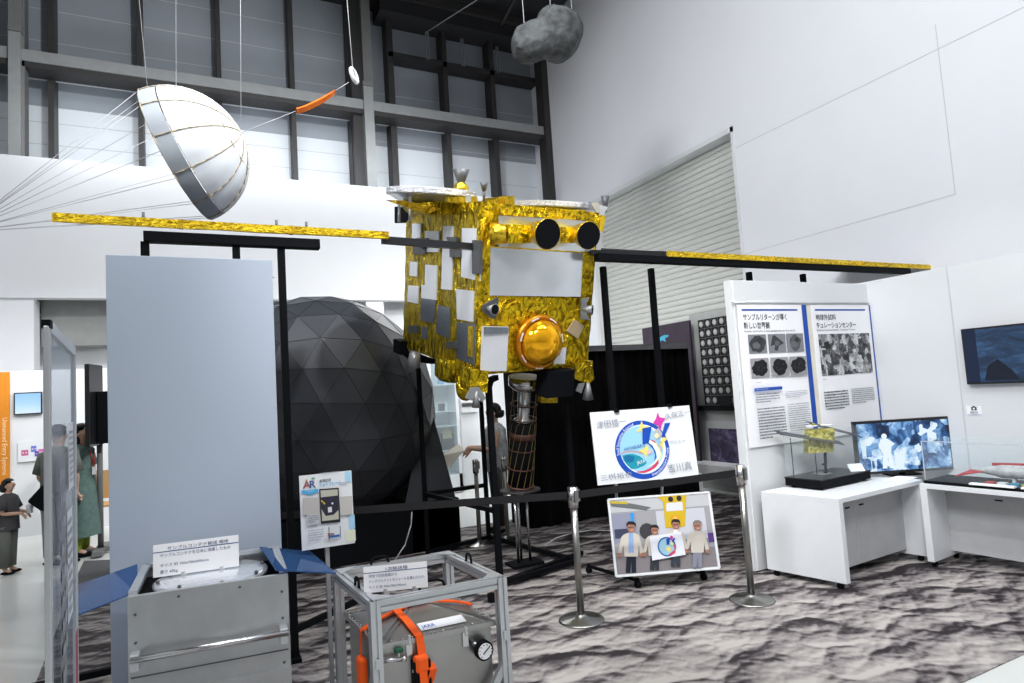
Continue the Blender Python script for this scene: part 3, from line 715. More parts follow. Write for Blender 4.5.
# lower thruster clusters
for pts, nm in (([(470, 369), (488.5, 371), (487.5, 393), (470, 391)], 'thruster_box'), ([(575.5, 364), (593, 361), (594, 379), (589, 384), (575, 379)], 'thruster_box')):
    lq(pts, val=-.08, name=nm, m='gold', off=(0, .16, 0), crinkle=.006)
lq([(471.5, 387.5), (479.5, 387.5), (486, 398), (482, 402.5), (478, 394), (472, 401), (465.5, 398)], val=-.11, name='thruster_bracket', m='nozzle')
cup(476, 391, 2.5, 7.5, 16, -.10)
lq([(579, 384), (585, 383), (581.5, 393.5), (576.5, 391)], val=-.11, name='thruster_bracket', m='nozzle')
cup(588, 383, 2.5, 8.5, 16, -.10)
lq([(548.5, 372.5), (574.5, 370), (573.5, 396), (546, 398.5)], val=-.10, name='black_box', m='black_matte', off=(0, .16, 0))
lq([(541, 380), (547, 380), (547, 397), (557.8, 397), (557.8, 403), (541, 403)], val=.06, name='foil_hook', m='gold_s', off=(0, .05, 0))
# drum and round cover at the lower left
p = lh(457, 366, 1, .5); MB().lathe([(.0, -.10), (.15, -.10), (.19, -.06), (.19, .10)], (p.x, p.y, p.z-.02), (0, 0, 1), 28).build('foil_drum', 'gold_v', sc, local=True, crinkle=.004)
p = lh(466, 386, 1, .25); MB().ball((p.x, p.y, p.z), .11, 20, 12, (.75, .9, 1.15)).build('foil_cover', 'gold', sc, local=True, crinkle=.003)
p = lh(399.5, 346, 0, -.04); MB().box((p.x-.03, p.y-.10, p.z-.07), (p.x+.05, p.y+.08, p.z+.06)).build('sensor_box', 'black_matte', sc, local=True)
p = lh(415, 352, 1, .95); q = lh(413.5, 367, 1, .95); MB().tube(p, q, .045, 16, .065).build('side_nozzle', 'nozzle', sc, local=True)
MB().prism([lh(x, y, 0, .05) for x, y in ((404, 350), (431, 360), (431, 364), (416, 362), (404, 356))], (.05, 0, 0)).build('underside_bracket', 'black_matte', sc, local=True)
lq([(398, 206.5), (410, 208), (410, 216), (406, 223), (398, 223)], 1, 1.25, (0, .08, 0), 'sensor_box', 'black_matte')
# high gain antennas
def dish(px, py, v, R, nm='antenna_disc'):
    p = lh(px, py, 1, v)
    b = MB().lathe([(R*.97, -.028), (R, -.02), (R, .02), (R*.97, .028), (0, .03)], p, (0, 0, 1), 56, sm=False).build(nm, 'silver_foil', sc, local=True)
    MB().lathe([(R*.3, -.13), (R*.6, -.10), (R*.93, -.03), (R*.97, -.025)], p, (0, 0, 1), 40, cap=True).build('disc_underside', 'mirror', b, local=True)
    e = MB()
    for a in (.6, 2.2, 3.7, 5.1):
        q = p+V(math.cos(a)*R*.82, math.sin(a)*R*.82, 0); e.tube(q-V(0, 0, .24), q, .012)
    e.build('disc_strut', 'silver_foil', b, local=True)
    return p
d1 = dish(431.5, 194, .72, .375); d2 = dish(557, 206.5, .62, .37)
p = lh(461, 190, 1, .6); MB().ball((p.x, p.y, p.z), .068, 20, 12).build('foil_dome', 'gold_s', sc, local=True, crinkle=.003)
cup(461, 169.5, 15, 6, 14, .75, 'bracket', 'horn_antenna')
cup(484, 182.5, 7, 3.4, 8, .3, 'bracket', 'horn_antenna'); cup(484, 190, 2.4, 2.2, 12, .3, 'bracket', 'horn_stem')
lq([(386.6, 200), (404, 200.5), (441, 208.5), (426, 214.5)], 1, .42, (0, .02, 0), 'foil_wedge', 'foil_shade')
lq([(416, 203), (472, 198), (474, 214), (424, 214)], 1, .45, (0, .3, 0), 'foil_pedestal', 'gold_v', crinkle=.006)
lq([(448, 197), (477, 196.5), (479, 206), (448, 202)], 1, .3, (0, .05, 0), 'foil_skirt', 'gold_s')
lq([(466.5, 195), (471, 195), (471, 211), (466.5, 211)], 1, .28, (0, .02, 0), 'silver_tab', 'mirror')
lq([(494, 200), (499, 197), (500, 213), (492, 214)], 1, .2, (0, .2, 0), 'foil_sleeve', 'gold_s')
lq([(506, 196), (514.5, 196), (515, 212), (504, 212)], 1, .15, (0, .12, 0), 'foil_post', 'gold_s')
lq([(503, 206), (535, 206.5), (535.5, 213.5), (503, 213)], 1, .1, (0, .2, 0), 'foil_block', 'gold_s')
lq([(536, 207), (585, 210), (590, 217), (536, 215.5)], 1, .15, (0, .2, 0), 'foil_block', 'gold', crinkle=.004)
p = lh(537, 212, 1, .08); MB().ball(p, .02).build('small_lens', 'black', sc, local=True)
lq([(591.5, 203), (599, 202.5), (600.5, 214.5), (597, 213)], 1, .2, (0, .01, 0), 'white_tab', 'offwhite')
lq([(600.5, 205), (608, 207), (603, 216), (600, 215)], 1, .22, (0, .01, 0), 'white_tab', 'white_paint')
cup(605.3, 195.7, 6.5, 1.6, 17, .25, 'bracket', 'horn_antenna')
lq([(484, 214), (500, 204), (500, 214)], 1, .4, (0, .02, 0), 'silver_tab', 'mirror')
# sampler horn
hv = .30
t0 = lh(525, 381, 1, hv); t1 = lh(520, 489, 1, hv); hx = (t1-t0).normalized(); HL = (t1-t0).length
MB().lathe([(.15, -.04), (.15, .04), (.10, .08), (.09, .085)], t0, hx, 28).build('horn_flange', 'chrome', sc, local=True)
MB().lathe([(.075, .05), (.06, .10), (.055, HL*.33), (.085, HL*.35), (.085, HL*.38)], t0, hx, 24).build('horn_tube', 'chrome', sc, local=True)
R0 = .115
MB().lathe([(R0, HL*.37), (R0, HL*.97)], t0, hx, 28).build('horn_sleeve', 'black_matte', sc, local=True)
a_ = hx.cross(V(0, 1, 0)).normalized(); b_ = hx.cross(a_)
e = MB()
for i in range(12):
    for h0, h1 in ((.08, .37), (.37, .98)):
        k0 = 2*math.pi*i/12; k1 = k0+(.9 if h0 > .1 else .4); pts = []
        if h0 < .1 and i % 2: continue
        for j in range(7):
            t = j/6; k = k0+(k1-k0)*t; pts.append(t0+hx*HL*(h0+(h1-h0)*t)+(a_*math.cos(k)+b_*math.sin(k))*(R0+.004))
        for p_, q_ in zip(pts, pts[1:]): e.tube(p_, q_, .0028, 5, cap=False)
e.build('horn_cords', 'tan', sc, local=True)
for t, rr in ((.21, .006), (.34, .006), (.62, .006), (.79, .007), (.96, .012)): MB().torus(t0+hx*HL*t, hx, R0+.003, rr, 32, 6).build('horn_hoop', 'brown', sc, local=True)
MB().lathe([(R0+.006, HL*.46), (R0+.006, HL*.52)], t0, hx, 28).build('horn_band', 'brown', sc, local=True)
# ---- solar wings (edge on), in world coordinates
YPn = 4.20
def zz(px, py): return ony(px, py, YPn).z
zp = (zz(53, 215.7)+zz(387, 236.5)+zz(670, 254.5)+zz(933, 267))/4
slope = (zp-H)/YPn
def wing(xa, xb, zp):
    b = MB(); t = .021; D = 1.0
    b.hexa([(xa, YPn+.012, zp-t), (xb, YPn+.012, zp-t), (xb, YPn+D, zp-t+slope*D), (xa, YPn+D, zp-t+slope*D),
            (xa, YPn+.012, zp+t), (xb, YPn+.012, zp+t), (xb, YPn+D, zp+t+slope*D), (xa, YPn+D, zp+t+slope*D)])
    w = b.build('solar_wing', 'solar_cell', sc)
    e = MB(); e.box((xa-.003, YPn-.012, zp-t-.004), (xb+.01, YPn+.013, zp+t+.004)); e.build('foil_edge', 'gold_edge', w, sub=2, crinkle=.003)
    for k in (1, 2):
        x = xa+(xb-xa)*k/3; MB().box((x-.012, YPn-.016, zp-t-.006), (x+.012, YPn+.02, zp+t+.006)).build('hinge', 'gold_s', w)
xLa, xLb = ony(53, 215, YPn).x, ony(387, 236, YPn).x
xRa, xRb = ony(668, 254, YPn).x, ony(933, 267, YPn).x
wing(xLa, xLb, (zz(53, 216)+zz(387, 236.5))/2); wing(xRa, xRb, (zz(670, 254.5)+zz(933, 267))/2)
for px in (143, 277, 307):
    x = ony(px, 225, YPn).x; e = MB(); e.tube((x, YPn+.03, zp+.02), (x, YPn+.03, zp+.085), .008); e.box((x-.012, YPn+.02, zp+.04), (x+.012, YPn+.04, zp+.05)); e.build('release_pin', 'bracket', sc)
MB().bar((xLb-.02, YPn+.06, zp-.005), (ony(476, 240, YPn+.15).x, YPn+.15, zp+.0), .04, .05).build('array_arm', 'tv_dark', sc)
MB().bar((ony(590, 250, YPn+.15).x, YPn+.15, zp), (xRa+.05, YPn+.06, zp), .04, .04).build('array_arm', 'tv_dark', sc)

# ---- black posts that carry the wings
def wing_rack(name, xa, xb, posts, label):
    r = empty(name, (xa, YPn+.05, 0), label, 'rack')
    MB().box((xa, YPn-.0, zp-.098), (xb, YPn+.07, zp-.034)).build('beam', 'black', r, bevel=.004)
    for px, py, yy in posts:
        x = ony(px, py, yy).x
        MB().box((x-.022, yy-.022, .003), (x+.022, yy+.022, zp-.096)).build('post', 'black', r)
        if yy > YPn+.3: MB().box((x-.02, YPn+.07, zp-.098), (x+.02, yy+.02, zp-.08)).build('cross_bar', 'black', r)
        MB().box((x-.03, yy-.08, .008), (x+.03, yy+.08, .03)).build('foot', 'black', r)
    return r
r_ = wing_rack('wing_rack', ony(143, 228, YPn).x, ony(320, 240, YPn).x, [(145, 245, YPn+.04), (236, 247, YPn+.04), (281, 250, YPn+.04)], 'black rack of posts under the left solar wing, partly behind the pale panel')
x = ony(281, 250, YPn+.04).x
MB().bar((x, YPn+.04, .18), (ony(367, 613, YPn+.3).x, YPn+.4, .18), .035, .035).build('floor_bar', 'black', r_)
MB().bar((x-1.4, YPn+.04, .18), (x, YPn+.04, .18), .035, .035).build('floor_bar', 'black', r_)
YR = YPn+.25
wing_rack('wing_rack', ony(598, 250, YPn).x, ony(911, 270, YPn).x, [(602.5, 262, YR), (650.5, 265, YR), (749, 275, YR), (803, 278, YR)], 'black rack of posts under the right solar wing in front of the black curtain')

# ---- frame stand under the body
F1, F2, F3, F4 = onz(428, 557), onz(500.5, 589), onz(580, 568), onz(489, 541)
F3 = onz(578, 566)
fs_ = empty('model_stand', ((F1+F3)/2), 'black welded tube stand holding the gold probe model above the carpet', 'stand')
def up(P, z): return V(P.x, P.y, z)
tz1, tz2, tz3 = hgt(415, 362, F1), hgt(489, 380, F2), hgt(569.5, 396, F3)
def tb(pts, nm, w=.038): 
    b = MB()
    for p_, q_ in zip(pts, pts[1:]): b.bar(p_, q_, w, w)
    b.build(nm, 'black', fs_)
tb([up(F1, .003), up(F1, tz1)], 'post'); tb([up(F2, .003), up(F2, tz2-.05), up(F2, tz2)+V(.03, .02, 0), up(F2, tz2+.02)+V(.12, .1, 0)], 'post', .045)
tb([up(F3, .003), up(F3, tz3)], 'post'); tb([up(F4, .003), up(F4, hgt(488, 400, F4))], 'post')
z4 = hgt(487, 485, F4); z2 = hgt(494, 511, F2); zA = (hgt(424, 494, F1))
for z in (.045, ): 
    for a_, b_ in ((F1, F2), (F2, F3), (F3, F4), (F4, F1)): tb([up(a_, z), up(b_, z)], 'floor_bar')
tb([up(F1, zA), up(F2, z2)], 'cross_bar'); tb([up(F1, zA), up(F4, z4)], 'cross_bar')
tb([up(F2, .045), up(F2+(F2-F1)*.0+V(1.0, .35, 0)*1.0, .045)], 'floor_bar')
hp = MC @ t1
MB().lathe([(.185, 0), (.185, .02)], hp+V(0, 0, -.02), (0, 0, 1), 36).build('base_plate', 'steel_dark', fs_)
e = MB()
for dx, dy in ((-.06, 0), (.06, 0), (0, .06)): e.tube((hp.x+dx, hp.y+dy, .03), (hp.x+dx, hp.y+dy, hp.z-.02), .012)
e.lathe([(.05, 0), (.05, .03)], (hp.x, hp.y, hp.z-.06), (0, 0, 1)); e.build('prop_rods', 'chrome', fs_)
MB().box((hp.x-.15, hp.y-.1, .003), (hp.x+.15, hp.y+.1, .03)).build('foot_plate', 'black', fs_)
MB().bar(up(hp, hp.z-.03), up(F3, hp.z-.12), .02, .02).build('brace', 'black', fs_)

# ================================================================== barriers
def stanchion(P, zt, label, r=.024, R=.155):
    o = empty('barrier_post', (P.x, P.y, 0), label, 'barrier post', 'steel crowd barrier posts')
    MB().lathe([(R, .006), (R, .012), (R*.93, .018), (R*.3, .03), (r*1.3, .045), (r, .05)], (P.x, P.y, 0), (0, 0, 1), 40).build('base', 'steel_brushed', o)
    MB().tube((P.x, P.y, .04), (P.x, P.y, zt-.13), r, 20).build('pole', 'steel_brushed', o)
    MB().tube((P.x, P.y, zt-.14), (P.x, P.y, zt), r*1.45, 20).build('belt_head', 'chrome', o)
    e = MB(); e.box((P.x+r*1.2, P.y-.014, zt-.10), (P.x+r*2, P.y+.014, zt-.02)); e.box((P.x-.014, P.y-r*2, zt-.10), (P.x+.014, P.y-r*1.2, zt-.02)); e.build('belt_slot', 'steel_brushed', o)
    return o
S1 = onz(581.5, 621); S2 = onz(752, 601)
S1z, S2z = hgt(571, 487, S1), hgt(740, 465, S2)
stanchion(S1, S1z, 'steel barrier post standing alone in the middle of the carpet'); stanchion(S2, S2z, 'steel barrier post next to the white desk and poster wall')
S3 = onz(480, 545); S3z = hgt(470, 460, S3)
stanchion(S3, S3z, 'steel barrier post seen left of the black stand under the probe', .022)
S5 = onz(508, 540)
stanchion(S5, S3z, 'steel barrier post directly behind the round foot plate of the probe', .022)
xh = ony(262, 560, 4.6)
S4 = V(ony(205, 560, 4.75).x, 4.75, 0)
def belt(a, b, za, zb, label):
    d = (b-a).normalized(); p = a+d*.04; q = b-d*.04
    o = MB().prism([V(p.x, p.y, za-.080), V(q.x, q.y, zb-.080), V(q.x, q.y, zb-.03), V(p.x, p.y, za-.03)], V(d.y, -d.x, 0)*.003).build('barrier_belt', 'belt')
    tag(o, label, 'belt')
belt(V(S1.x, S1.y, 0), V(S2.x, S2.y, 0), S1z, S2z, 'black barrier belt passing between the logo board and the group photo board')
belt(S4, V(S1.x, S1.y, 0), S1z, S1z, 'black barrier belt crossing in front of the black ball plinth')
stanchion(S4, S1z, 'steel barrier post hidden behind the blank pale panel')
sb = V(S3.x, S3.y, 0); belt(sb, V(F4.x+.02, F4.y+.3, 0), S3z, S3z, 'short black belt beside the post behind the probe stand')

# cable on the carpet
cb = MB(); pts = [onz(x, y, .012) for x, y in ((545, 545), (556, 538), (572, 533), (592, 530), (615, 531), (640, 537))]; cb.path(pts, .007, 6)
tag(cb.build('floor_cable', 'cord'), 'pale cable lying on the rock carpet beyond the lone barrier post', 'cable')
cb = MB(); pts = [V(*p) for p in ((ony(395, 560, 5.9)), (ony(405, 545, 5.9)), (ony(411, 525, 5.9)), (ony(412, 512, 5.9)))]; cb.path(pts, .006, 6)
tag(cb.build('hanging_cable', 'cord'), 'thin white cable in front of the black plinth', 'cable')
# ================================================================== boards
def board_from(bl, pbr, ptl, lean=None):
    """rectangular sheet: lower-left corner bl, then right and up edges"""
    d = ray(*pbr); t = (bl.z-H)/d.z if abs(bl.z-H) > .05 else None
    br = CAM+d*t if t else ony(*pbr, bl.y)
    ex = (br-bl)
    if lean is not None:
        n_ = V(-ex.y, ex.x, 0).normalized(); up_ = (V(0, 0, 1)*math.cos(lean)+n_*math.sin(lean)).normalized(); up_ = (up_-ex.normalized()*up_.dot(ex.normalized())).normalized(); return bl, ex, up_*((hgt(ptl[0], ptl[1], bl)-bl.z)/math.cos(lean)*1.03)
    e = ray(*ptl); k = (bl-CAM).dot(ex)/e.dot(ex); tl = CAM+e*k
    return bl, ex, tl-bl
def on_plane(px, py, o, ex, ey):
    n = ex.cross(ey); d = ray(px, py); p = CAM+d*((o-CAM).dot(n)/d.dot(n)); exn, eyn = ex.normalized(), ey.normalized()
    return ((p-o).dot(exn), (p-o).dot(eyn))
def sheet(name, o, ex, ey, th, m, parent, edge=None):
    n = ex.cross(ey).normalized()
    return MB().prism([o, o+ex, o+ex+ey, o+ey], -n*th).build(name, m, parent)
ea = empty('display_easel', (3.5, 4.2, 0), 'dark wheeled easel behind the logo board and the group photo', 'easel')
# ---- logo board
o, ex, ey = board_from(ony(598, 485.5, 4.13), (699, 475.5), (590, 412.5))
lo = empty('logo_board', o, 'white signed board with a round blue mission emblem, upper board on the easel', 'board')
sheet('board', o, ex, ey, .012, 'white_paint', lo)
P = Print()
def Z(x, y, k=9.757, ox=610, oy=410): return on_plane(ox+x/k, oy+y/k, o, ex, ey)
C = Z(316, 386); R1 = (Z(582, 386)[0]-Z(50, 386)[0])/2; px_ = R1/266
def zr(x): return x*px_
BL_, LB, DB = (.015, .085, .44), (.33, .62, .82), (.01, .16, .33)
P.disc(*C, R1, BL_, n=60); P.disc(C[0]+zr(6), C[1]+zr(4), R1*.845, (.78, .86, .92), n=60); P.disc(C[0]-zr(6), C[1]+zr(8), R1*.79, LB, n=60)
P.poly([Z(*q) for q in ((120, 445), (160, 432), (220, 428), (290, 450), (360, 512), (330, 545), (260, 572), (205, 575), (160, 530), (130, 490))], (.02, .30, .40))
P.poly([Z(*q) for q in ((130, 455), (180, 440), (240, 455), (230, 500), (190, 515), (150, 500))], DB)
P.arc(*Z(225, 700), zr(264), zr(278), 62, 108, (.50, .38, .38))
P.poly([Z(*q) for q in ((365, 330), (410, 350), (445, 400), (460, 470), (420, 520), (350, 560), (430, 530), (490, 460), (480, 390), (450, 340), (400, 290), (370, 300))], (.82, .87, .93))
P.poly([Z(*q) for q in ((370, 318), (410, 345), (440, 400), (452, 455), (430, 500), (438, 440), (420, 385), (385, 345), (360, 328))], BL_)
P.poly([Z(*q) for q in ((385, 285), (430, 300), (470, 345), (498, 400), (495, 445), (480, 400), (455, 350), (420, 315))], (.62, .05, .10))
P.poly([Z(*q) for q in ((395, 300), (430, 325), (465, 375), (482, 440), (470, 490), (440, 545), (480, 510), (505, 440), (485, 380), (450, 325))], (.72, .80, .50))
P.poly([Z(*q) for q in ((250, 603), (330, 592), (400, 560), (450, 510), (472, 480), (470, 520), (440, 560), (390, 592), (330, 612), (290, 612))], (.68, .05, .12))
P.poly([Z(*q) for q in ((305, 100), (325, 155), (380, 160), (330, 190), (345, 240), (300, 205), (252, 222), (285, 170))], (.80, .68, .22))
P.poly([Z(*q) for q in ((560, 285), (515, 320), (520, 400), (490, 350), (480, 330), (520, 260))], (.80, .68, .22))
P.poly([Z(*q) for q in ((365, 335), (375, 385), (425, 400), (370, 415), (345, 475), (330, 425), (275, 400), (325, 375))], (.80, .68, .22))
P.poly([Z(*q) for q in ((463, 18), (480, 70), (538, 82), (505, 130), (490, 200), (465, 150), (415, 130), (445, 85))], (.60, .06, .38))
P.poly([Z(*q) for q in ((312, 180), (402, 162), (375, 318), (315, 338))], BL_); P.poly([Z(*q) for q in ((530, 130), (585, 125), (525, 258), (500, 250))], BL_)
P.poly([Z(*q) for q in ((430, 200), (470, 175), (505, 225), (500, 260), (455, 290), (425, 255))], (.45, .45, .48)); P.poly([Z(*q) for q in ((430, 235), (460, 225), (475, 255), (450, 280), (428, 265))], (.80, .75, .45))
P.disc(*Z(378, 410), zr(22), (.66, .5, .58)); P.disc(*Z(485, 312), zr(14), (.5, .5, .45))
P.text('HAYABUSA 2', *Z(138, 400), zr(42), (.05, .10, .30), w=zr(205), rot=.12)
P.text('JAXA', *Z(262, 535), zr(48), (.85, .9, .95), w=zr(80), rot=.18)
P.text('Small Innovative Asteroid', *C, zr(44), (.8, .86, .95), w=zr(330), align='c', polar=(zr(228), 147, 1))
P.text('Interplanetary Probe', *C, zr(42), (.8, .86, .95), w=zr(330), align='c', polar=(zr(254), -38, -1))
# handwritten signatures round the emblem
def K(x, y): return on_plane(580+x/6.83, 390+y/6.83, o, ex, ey)
G = (.30, .32, .38); hs = (K(160, 200)[1]-K(160, 275)[1])
P.text('津田雄一', *K(112, 262), hs*.75, G, w=K(315, 0)[0]-K(112, 0)[0], rot=.06); P.text('久保正一', *K(580, 200), hs*.6, G, w=K(755, 0)[0]-K(580, 0)[0], rot=.12)
P.text('三桝裕也', *K(140, 620), hs*.6, G, w=K(350, 0)[0]-K(140, 0)[0], rot=.04); P.text('吉川真', *K(600, 560), hs*.85, G, w=K(760, 0)[0]-K(600, 0)[0], rot=.04)
P.text('2021.4.19', *K(610, 362), hs*.25, G, w=K(712, 0)[0]-K(610, 0)[0])
P.build('emblem_print', o, ex, ey, lo)
n = ex.cross(ey).normalized()
for px, py in ((616, 411), (669, 405.5)):
    q = on_plane(px, py, o, ex, ey); p = o+ex.normalized()*q[0]+ey.normalized()*q[1]
    MB().box(p-V(.018, .02, .012), p+V(.018, .012, .012)).build('clip', 'black', ea)
ebx, eby, ebz = o.copy(), ex.copy(), ey.copy()
# ---- group photo board
o, ex, ey = board_from(ony(616, 576.5, 4.06), (719.5, 568), (608, 499.5))
gp_ = empty('group_photo_board', o, 'large framed print of four people holding a white emblem board, low on the easel', 'photo board')
sheet('board', o, ex, ey, .012, 'white_paint', gp_)
P = Print(); W_, H_ = ex.length, ey.length
def K(x, y): return on_plane(600+x/6.508, 485+y/6.508, o, ex, ey)
def kk_(x): return x*W_/670
m_ = .012
P.rect(m_, m_, W_-m_, H_-m_, (.36, .36, .38)); P.poly([(m_, m_), (W_-m_, m_), (W_-m_, H_*.28), (m_, H_*.30)], (.26, .24, .25))
P.rect(m_, H_*.82, W_-m_, H_-m_, (.52, .53, .55)); P.rect(m_, H_*.42, W_*.25, H_*.80, (.30, .31, .40)); P.rect(W_*.45, H_*.40, W_*.93, H_*.80, (.56, .57, .62))
P.rect(W_*.2, H_*.64, W_*.23, H_*.80, (.03, .32, .75)); P.rect(W_*.03, H_*.48, W_*.17, H_*.60, (.06, .07, .12)); P.rect(W_*.93, H_*.34, W_-m_, H_*.46, (.12, .06, .25))
P.poly([K(*q) for q in ((62, 108), (200, 120), (330, 145), (300, 165), (180, 150), (75, 140))], (.16, .17, .17)); P.poly([K(*q) for q in ((60, 105), (180, 110), (180, 125), (62, 120))], (.55, .42, .05))
P.poly([K(*q) for q in ((370, 75), (560, 65), (552, 270), (425, 280), (410, 110))], (.62, .44, .03)); P.poly([K(*q) for q in ((430, 118), (535, 110), (540, 165), (430, 172))], (.68, .70, .76))
for q in ((458, 92), (513, 86)): P.disc(*K(*q), kk_(17), (.03, .03, .04))
P.disc(*K(488, 222), kk_(28), (.70, .34, .02)); P.disc(*K(488, 222), kk_(18), (.80, .52, .10))
P.disc(*K(305, 300), kk_(50), (.06, .06, .07), n=12)
SK = (.40, .20, .14); JK = (.60, .56, .50); HR = (.03, .025, .025)
def fig(cx, top, sc_, shirt, pants, hair=HR):
    def q(a, b): return K(cx+a*sc_, top+b*sc_)
    P.poly([q(*t) for t in ((-28, 205), (32, 205), (34, 330), (4, 330), (2, 250), (-4, 330), (-34, 330))], pants)
    P.poly([q(*t) for t in ((-18, 70), (18, 70), (52, 85), (78, 180), (86, 225), (60, 225), (50, 150), (45, 225), (-42, 225), (-48, 150), (-62, 200), (-86, 200), (-64, 100), (-48, 82))], JK)
    P.poly([q(*t) for t in ((-14, 70), (14, 70), (20, 200), (-18, 200))], shirt)
    P.disc(*q(0, 35), kk_(25*sc_), SK, ry=kk_(34*sc_)); P.poly([q(*t) for t in ((-30, 36), (-30, 10), (-16, -4), (14, -4), (30, 8), (31, 34), (20, 18), (-18, 16))], hair)
    P.rect(q(-20, 38)[0], q(0, 38)[1], q(18, 34)[0], q(0, 32)[1], (.10, .07, .06)); P.rect(q(-8, 0)[0], q(0, 56)[1], q(8, 0)[0], q(0, 52)[1], (.65, .5, .45))
    for sx in (-74, 72): P.disc(*q(sx, 215), kk_(13*sc_), SK)
fig(200, 240, 1.0, (.30, .42, .66), (.02, .025, .04)); fig(352, 262, .88, (.5, .5, .5), (.04, .05, .06)); fig(488, 225, .92, (.82, .83, .86), (.05, .06, .08)); fig(628, 232, .92, (.60, .57, .52), (.26, .27, .33), (.22, .19, .18))
P.poly([K(*q) for q in ((318, 335), (522, 302), (552, 452), (335, 490))], (.76, .78, .84))
P.disc(*K(430, 400), kk_(60), (.05, .16, .42)); P.disc(*K(430, 400), kk_(51), (.36, .58, .70)); P.poly([K(*q) for q in ((440, 450), (480, 420), (470, 380), (488, 400), (485, 440), (455, 460))], (.6, .08, .14))
P.poly([K(*q) for q in ((425, 350), (450, 345), (445, 385), (428, 390))], BL_); P.poly([K(*q) for q in ((470, 345), (484, 342), (470, 378), (462, 375))], BL_); P.poly([K(*q) for q in ((455, 325), (470, 335), (462, 360), (446, 345))], (.6, .06, .38)); P.disc(*K(440, 415), kk_(16), (.80, .70, .25)); P.disc(*K(462, 380), kk_(10), (.80, .70, .25))
P.build('photo_print', o, ex, ey, gp_)
fr = MB(); n = ex.cross(ey).normalized()
for a_, b_ in ((o, o+ex), (o+ex, o+ex+ey), (o+ex+ey, o+ey), (o+ey, o)): fr.bar(a_, b_, .014, .014, up=n)
fr.build('clear_frame', 'white_paint', gp_)
# easel legs
g1, g2 = onz(638, 588.5), onz(704, 580.5)
for g, px in ((g1, 626), (g2, 677)):
    q = on_plane(px, 499 if px < 650 else 491, ebx, eby, ebz)
    top = ebx+eby.normalized()*q[0]+ebz.normalized()*(ebz.length*.93)+V(0, .035, 0); bot = V(top.x+.03, 4.30, .07)
    MB().bar(top, bot, .018, .018).build('upright', 'alu', ea)
    MB().bar(V(g.x, g.y, .062), V(bot.x-.1, g.y+.55, .062), .025, .02).build('foot_bar', 'black', ea)
    for P_ in (V(g.x, g.y, .03), V(bot.x-.1, g.y+.55, .03)):
        e = MB(); e.tube(P_-V(.016, 0, 0), P_+V(.016, 0, 0), .026, 16); e.box(P_+V(-.01, -.015, .0), P_+V(.01, .015, .05)); e.build('caster', 'black', ea)
MB().bar(V(g1.x+.02, 4.32, .25), V(g2.x, 4.32, .25), .02, .02).build('cross_bar', 'black', ea)
# ---- AR sign on post
o, ex, ey = board_from(ony(302, 551, 3.55), (355, 543), (299, 476))
ar = empty('photo_frame_sign', (o.x+.15, 3.57, 0), 'white and light blue instruction sign showing a phone, on a thin silver post', 'sign')
sheet('board', o, ex, ey, .008, 'white_paint', ar)
W_, H_ = ex.length, ey.length
P = Print()
def K(x, y): return on_plane(290+x/7.586, 465+y/7.586, o, ex, ey)
CY = (.10, .42, .72)
P.rect(K(412, 0)[0], K(412, 135)[1], K(457, 0)[0], H_-.004, (.40, .65, .82)); P.rect(K(425, 0)[0], K(430, 490)[1], K(470, 0)[0], K(425, 385)[1], (.40, .65, .82)); P.rect(K(395, 0)[0], K(400, 590)[1], K(470, 0)[0], K(400, 500)[1], (.74, .76, .62))
P.text('A', *K(98, 178), (K(0, 95)[1]-K(0, 178)[1])*.95, (.35, .13, .14), bold=.02); P.text('R', *K(150, 174), (K(0, 95)[1]-K(0, 178)[1])*.95, (.10, .14, .32), bold=.02)
P.disc(*K(125, 115), W_*.018, (.7, .4, .1)); P.disc(*K(120, 160), W_*.016, (.6, .1, .1)); P.poly([K(*q) for q in ((155, 105), (175, 92), (192, 98), (178, 108))], (.10, .42, .25))
P.text('来場記念', *K(222, 132), W_*.062, (.05, .07, .10), w=W_*.23, rot=.03, bold=.01); P.text('フォトフレーム', *K(222, 165), W_*.085, CY, w=W_*.42, rot=.03, bold=.02)
P.lines(K(222, 0)[0], K(0, 96)[1], K(370, 0)[0], K(0, 80)[1], 1, (.35, .37, .4), 1, 1); P.lines(K(380, 0)[0], K(0, 200)[1], K(450, 0)[0], K(0, 172)[1], 2, (.4, .42, .45), 4)
P.poly([K(*q) for q in ((85, 192), (213, 180), (213, 205), (165, 222), (150, 228), (85, 212))], CY); P.text('でもGO', *K(115, 206), W_*.045, (.8, .85, .9), w=W_*.16)
P.poly([K(*q) for q in ((220, 182), (368, 172), (380, 430), (235, 445))], (.03, .03, .03)); P.poly([K(*q) for q in ((230, 192), (360, 184), (370, 410), (242, 425))], (.50, .50, .42))
P.poly([K(*q) for q in ((232, 245), (362, 230), (366, 340), (330, 375), (270, 385), (236, 330))], (.04, .04, .06)); P.poly([K(*q) for q in ((285, 320), (315, 315), (318, 355), (288, 360))], (.7, .7, .72)); P.poly([K(*q) for q in ((234, 262), (270, 290), (262, 300), (234, 275))], (.6, .4, .08)); P.disc(*K(320, 290), W_*.02, (.75, .76, .8))
P.poly([K(*q) for q in ((95, 250), (222, 245), (222, 370), (95, 380))], (.50, .48, .46)); P.poly([K(*q) for q in ((378, 240), (470, 232), (472, 370), (380, 380))], (.55, .53, .50))
P.rect(K(112, 0)[0], K(0, 475)[1], K(205, 0)[0], K(0, 395)[1], (.52, .54, .56)); P.lines(K(120, 0)[0], K(0, 460)[1], K(200, 0)[0], K(0, 400)[1], 4, (.3, .32, .34), 6)
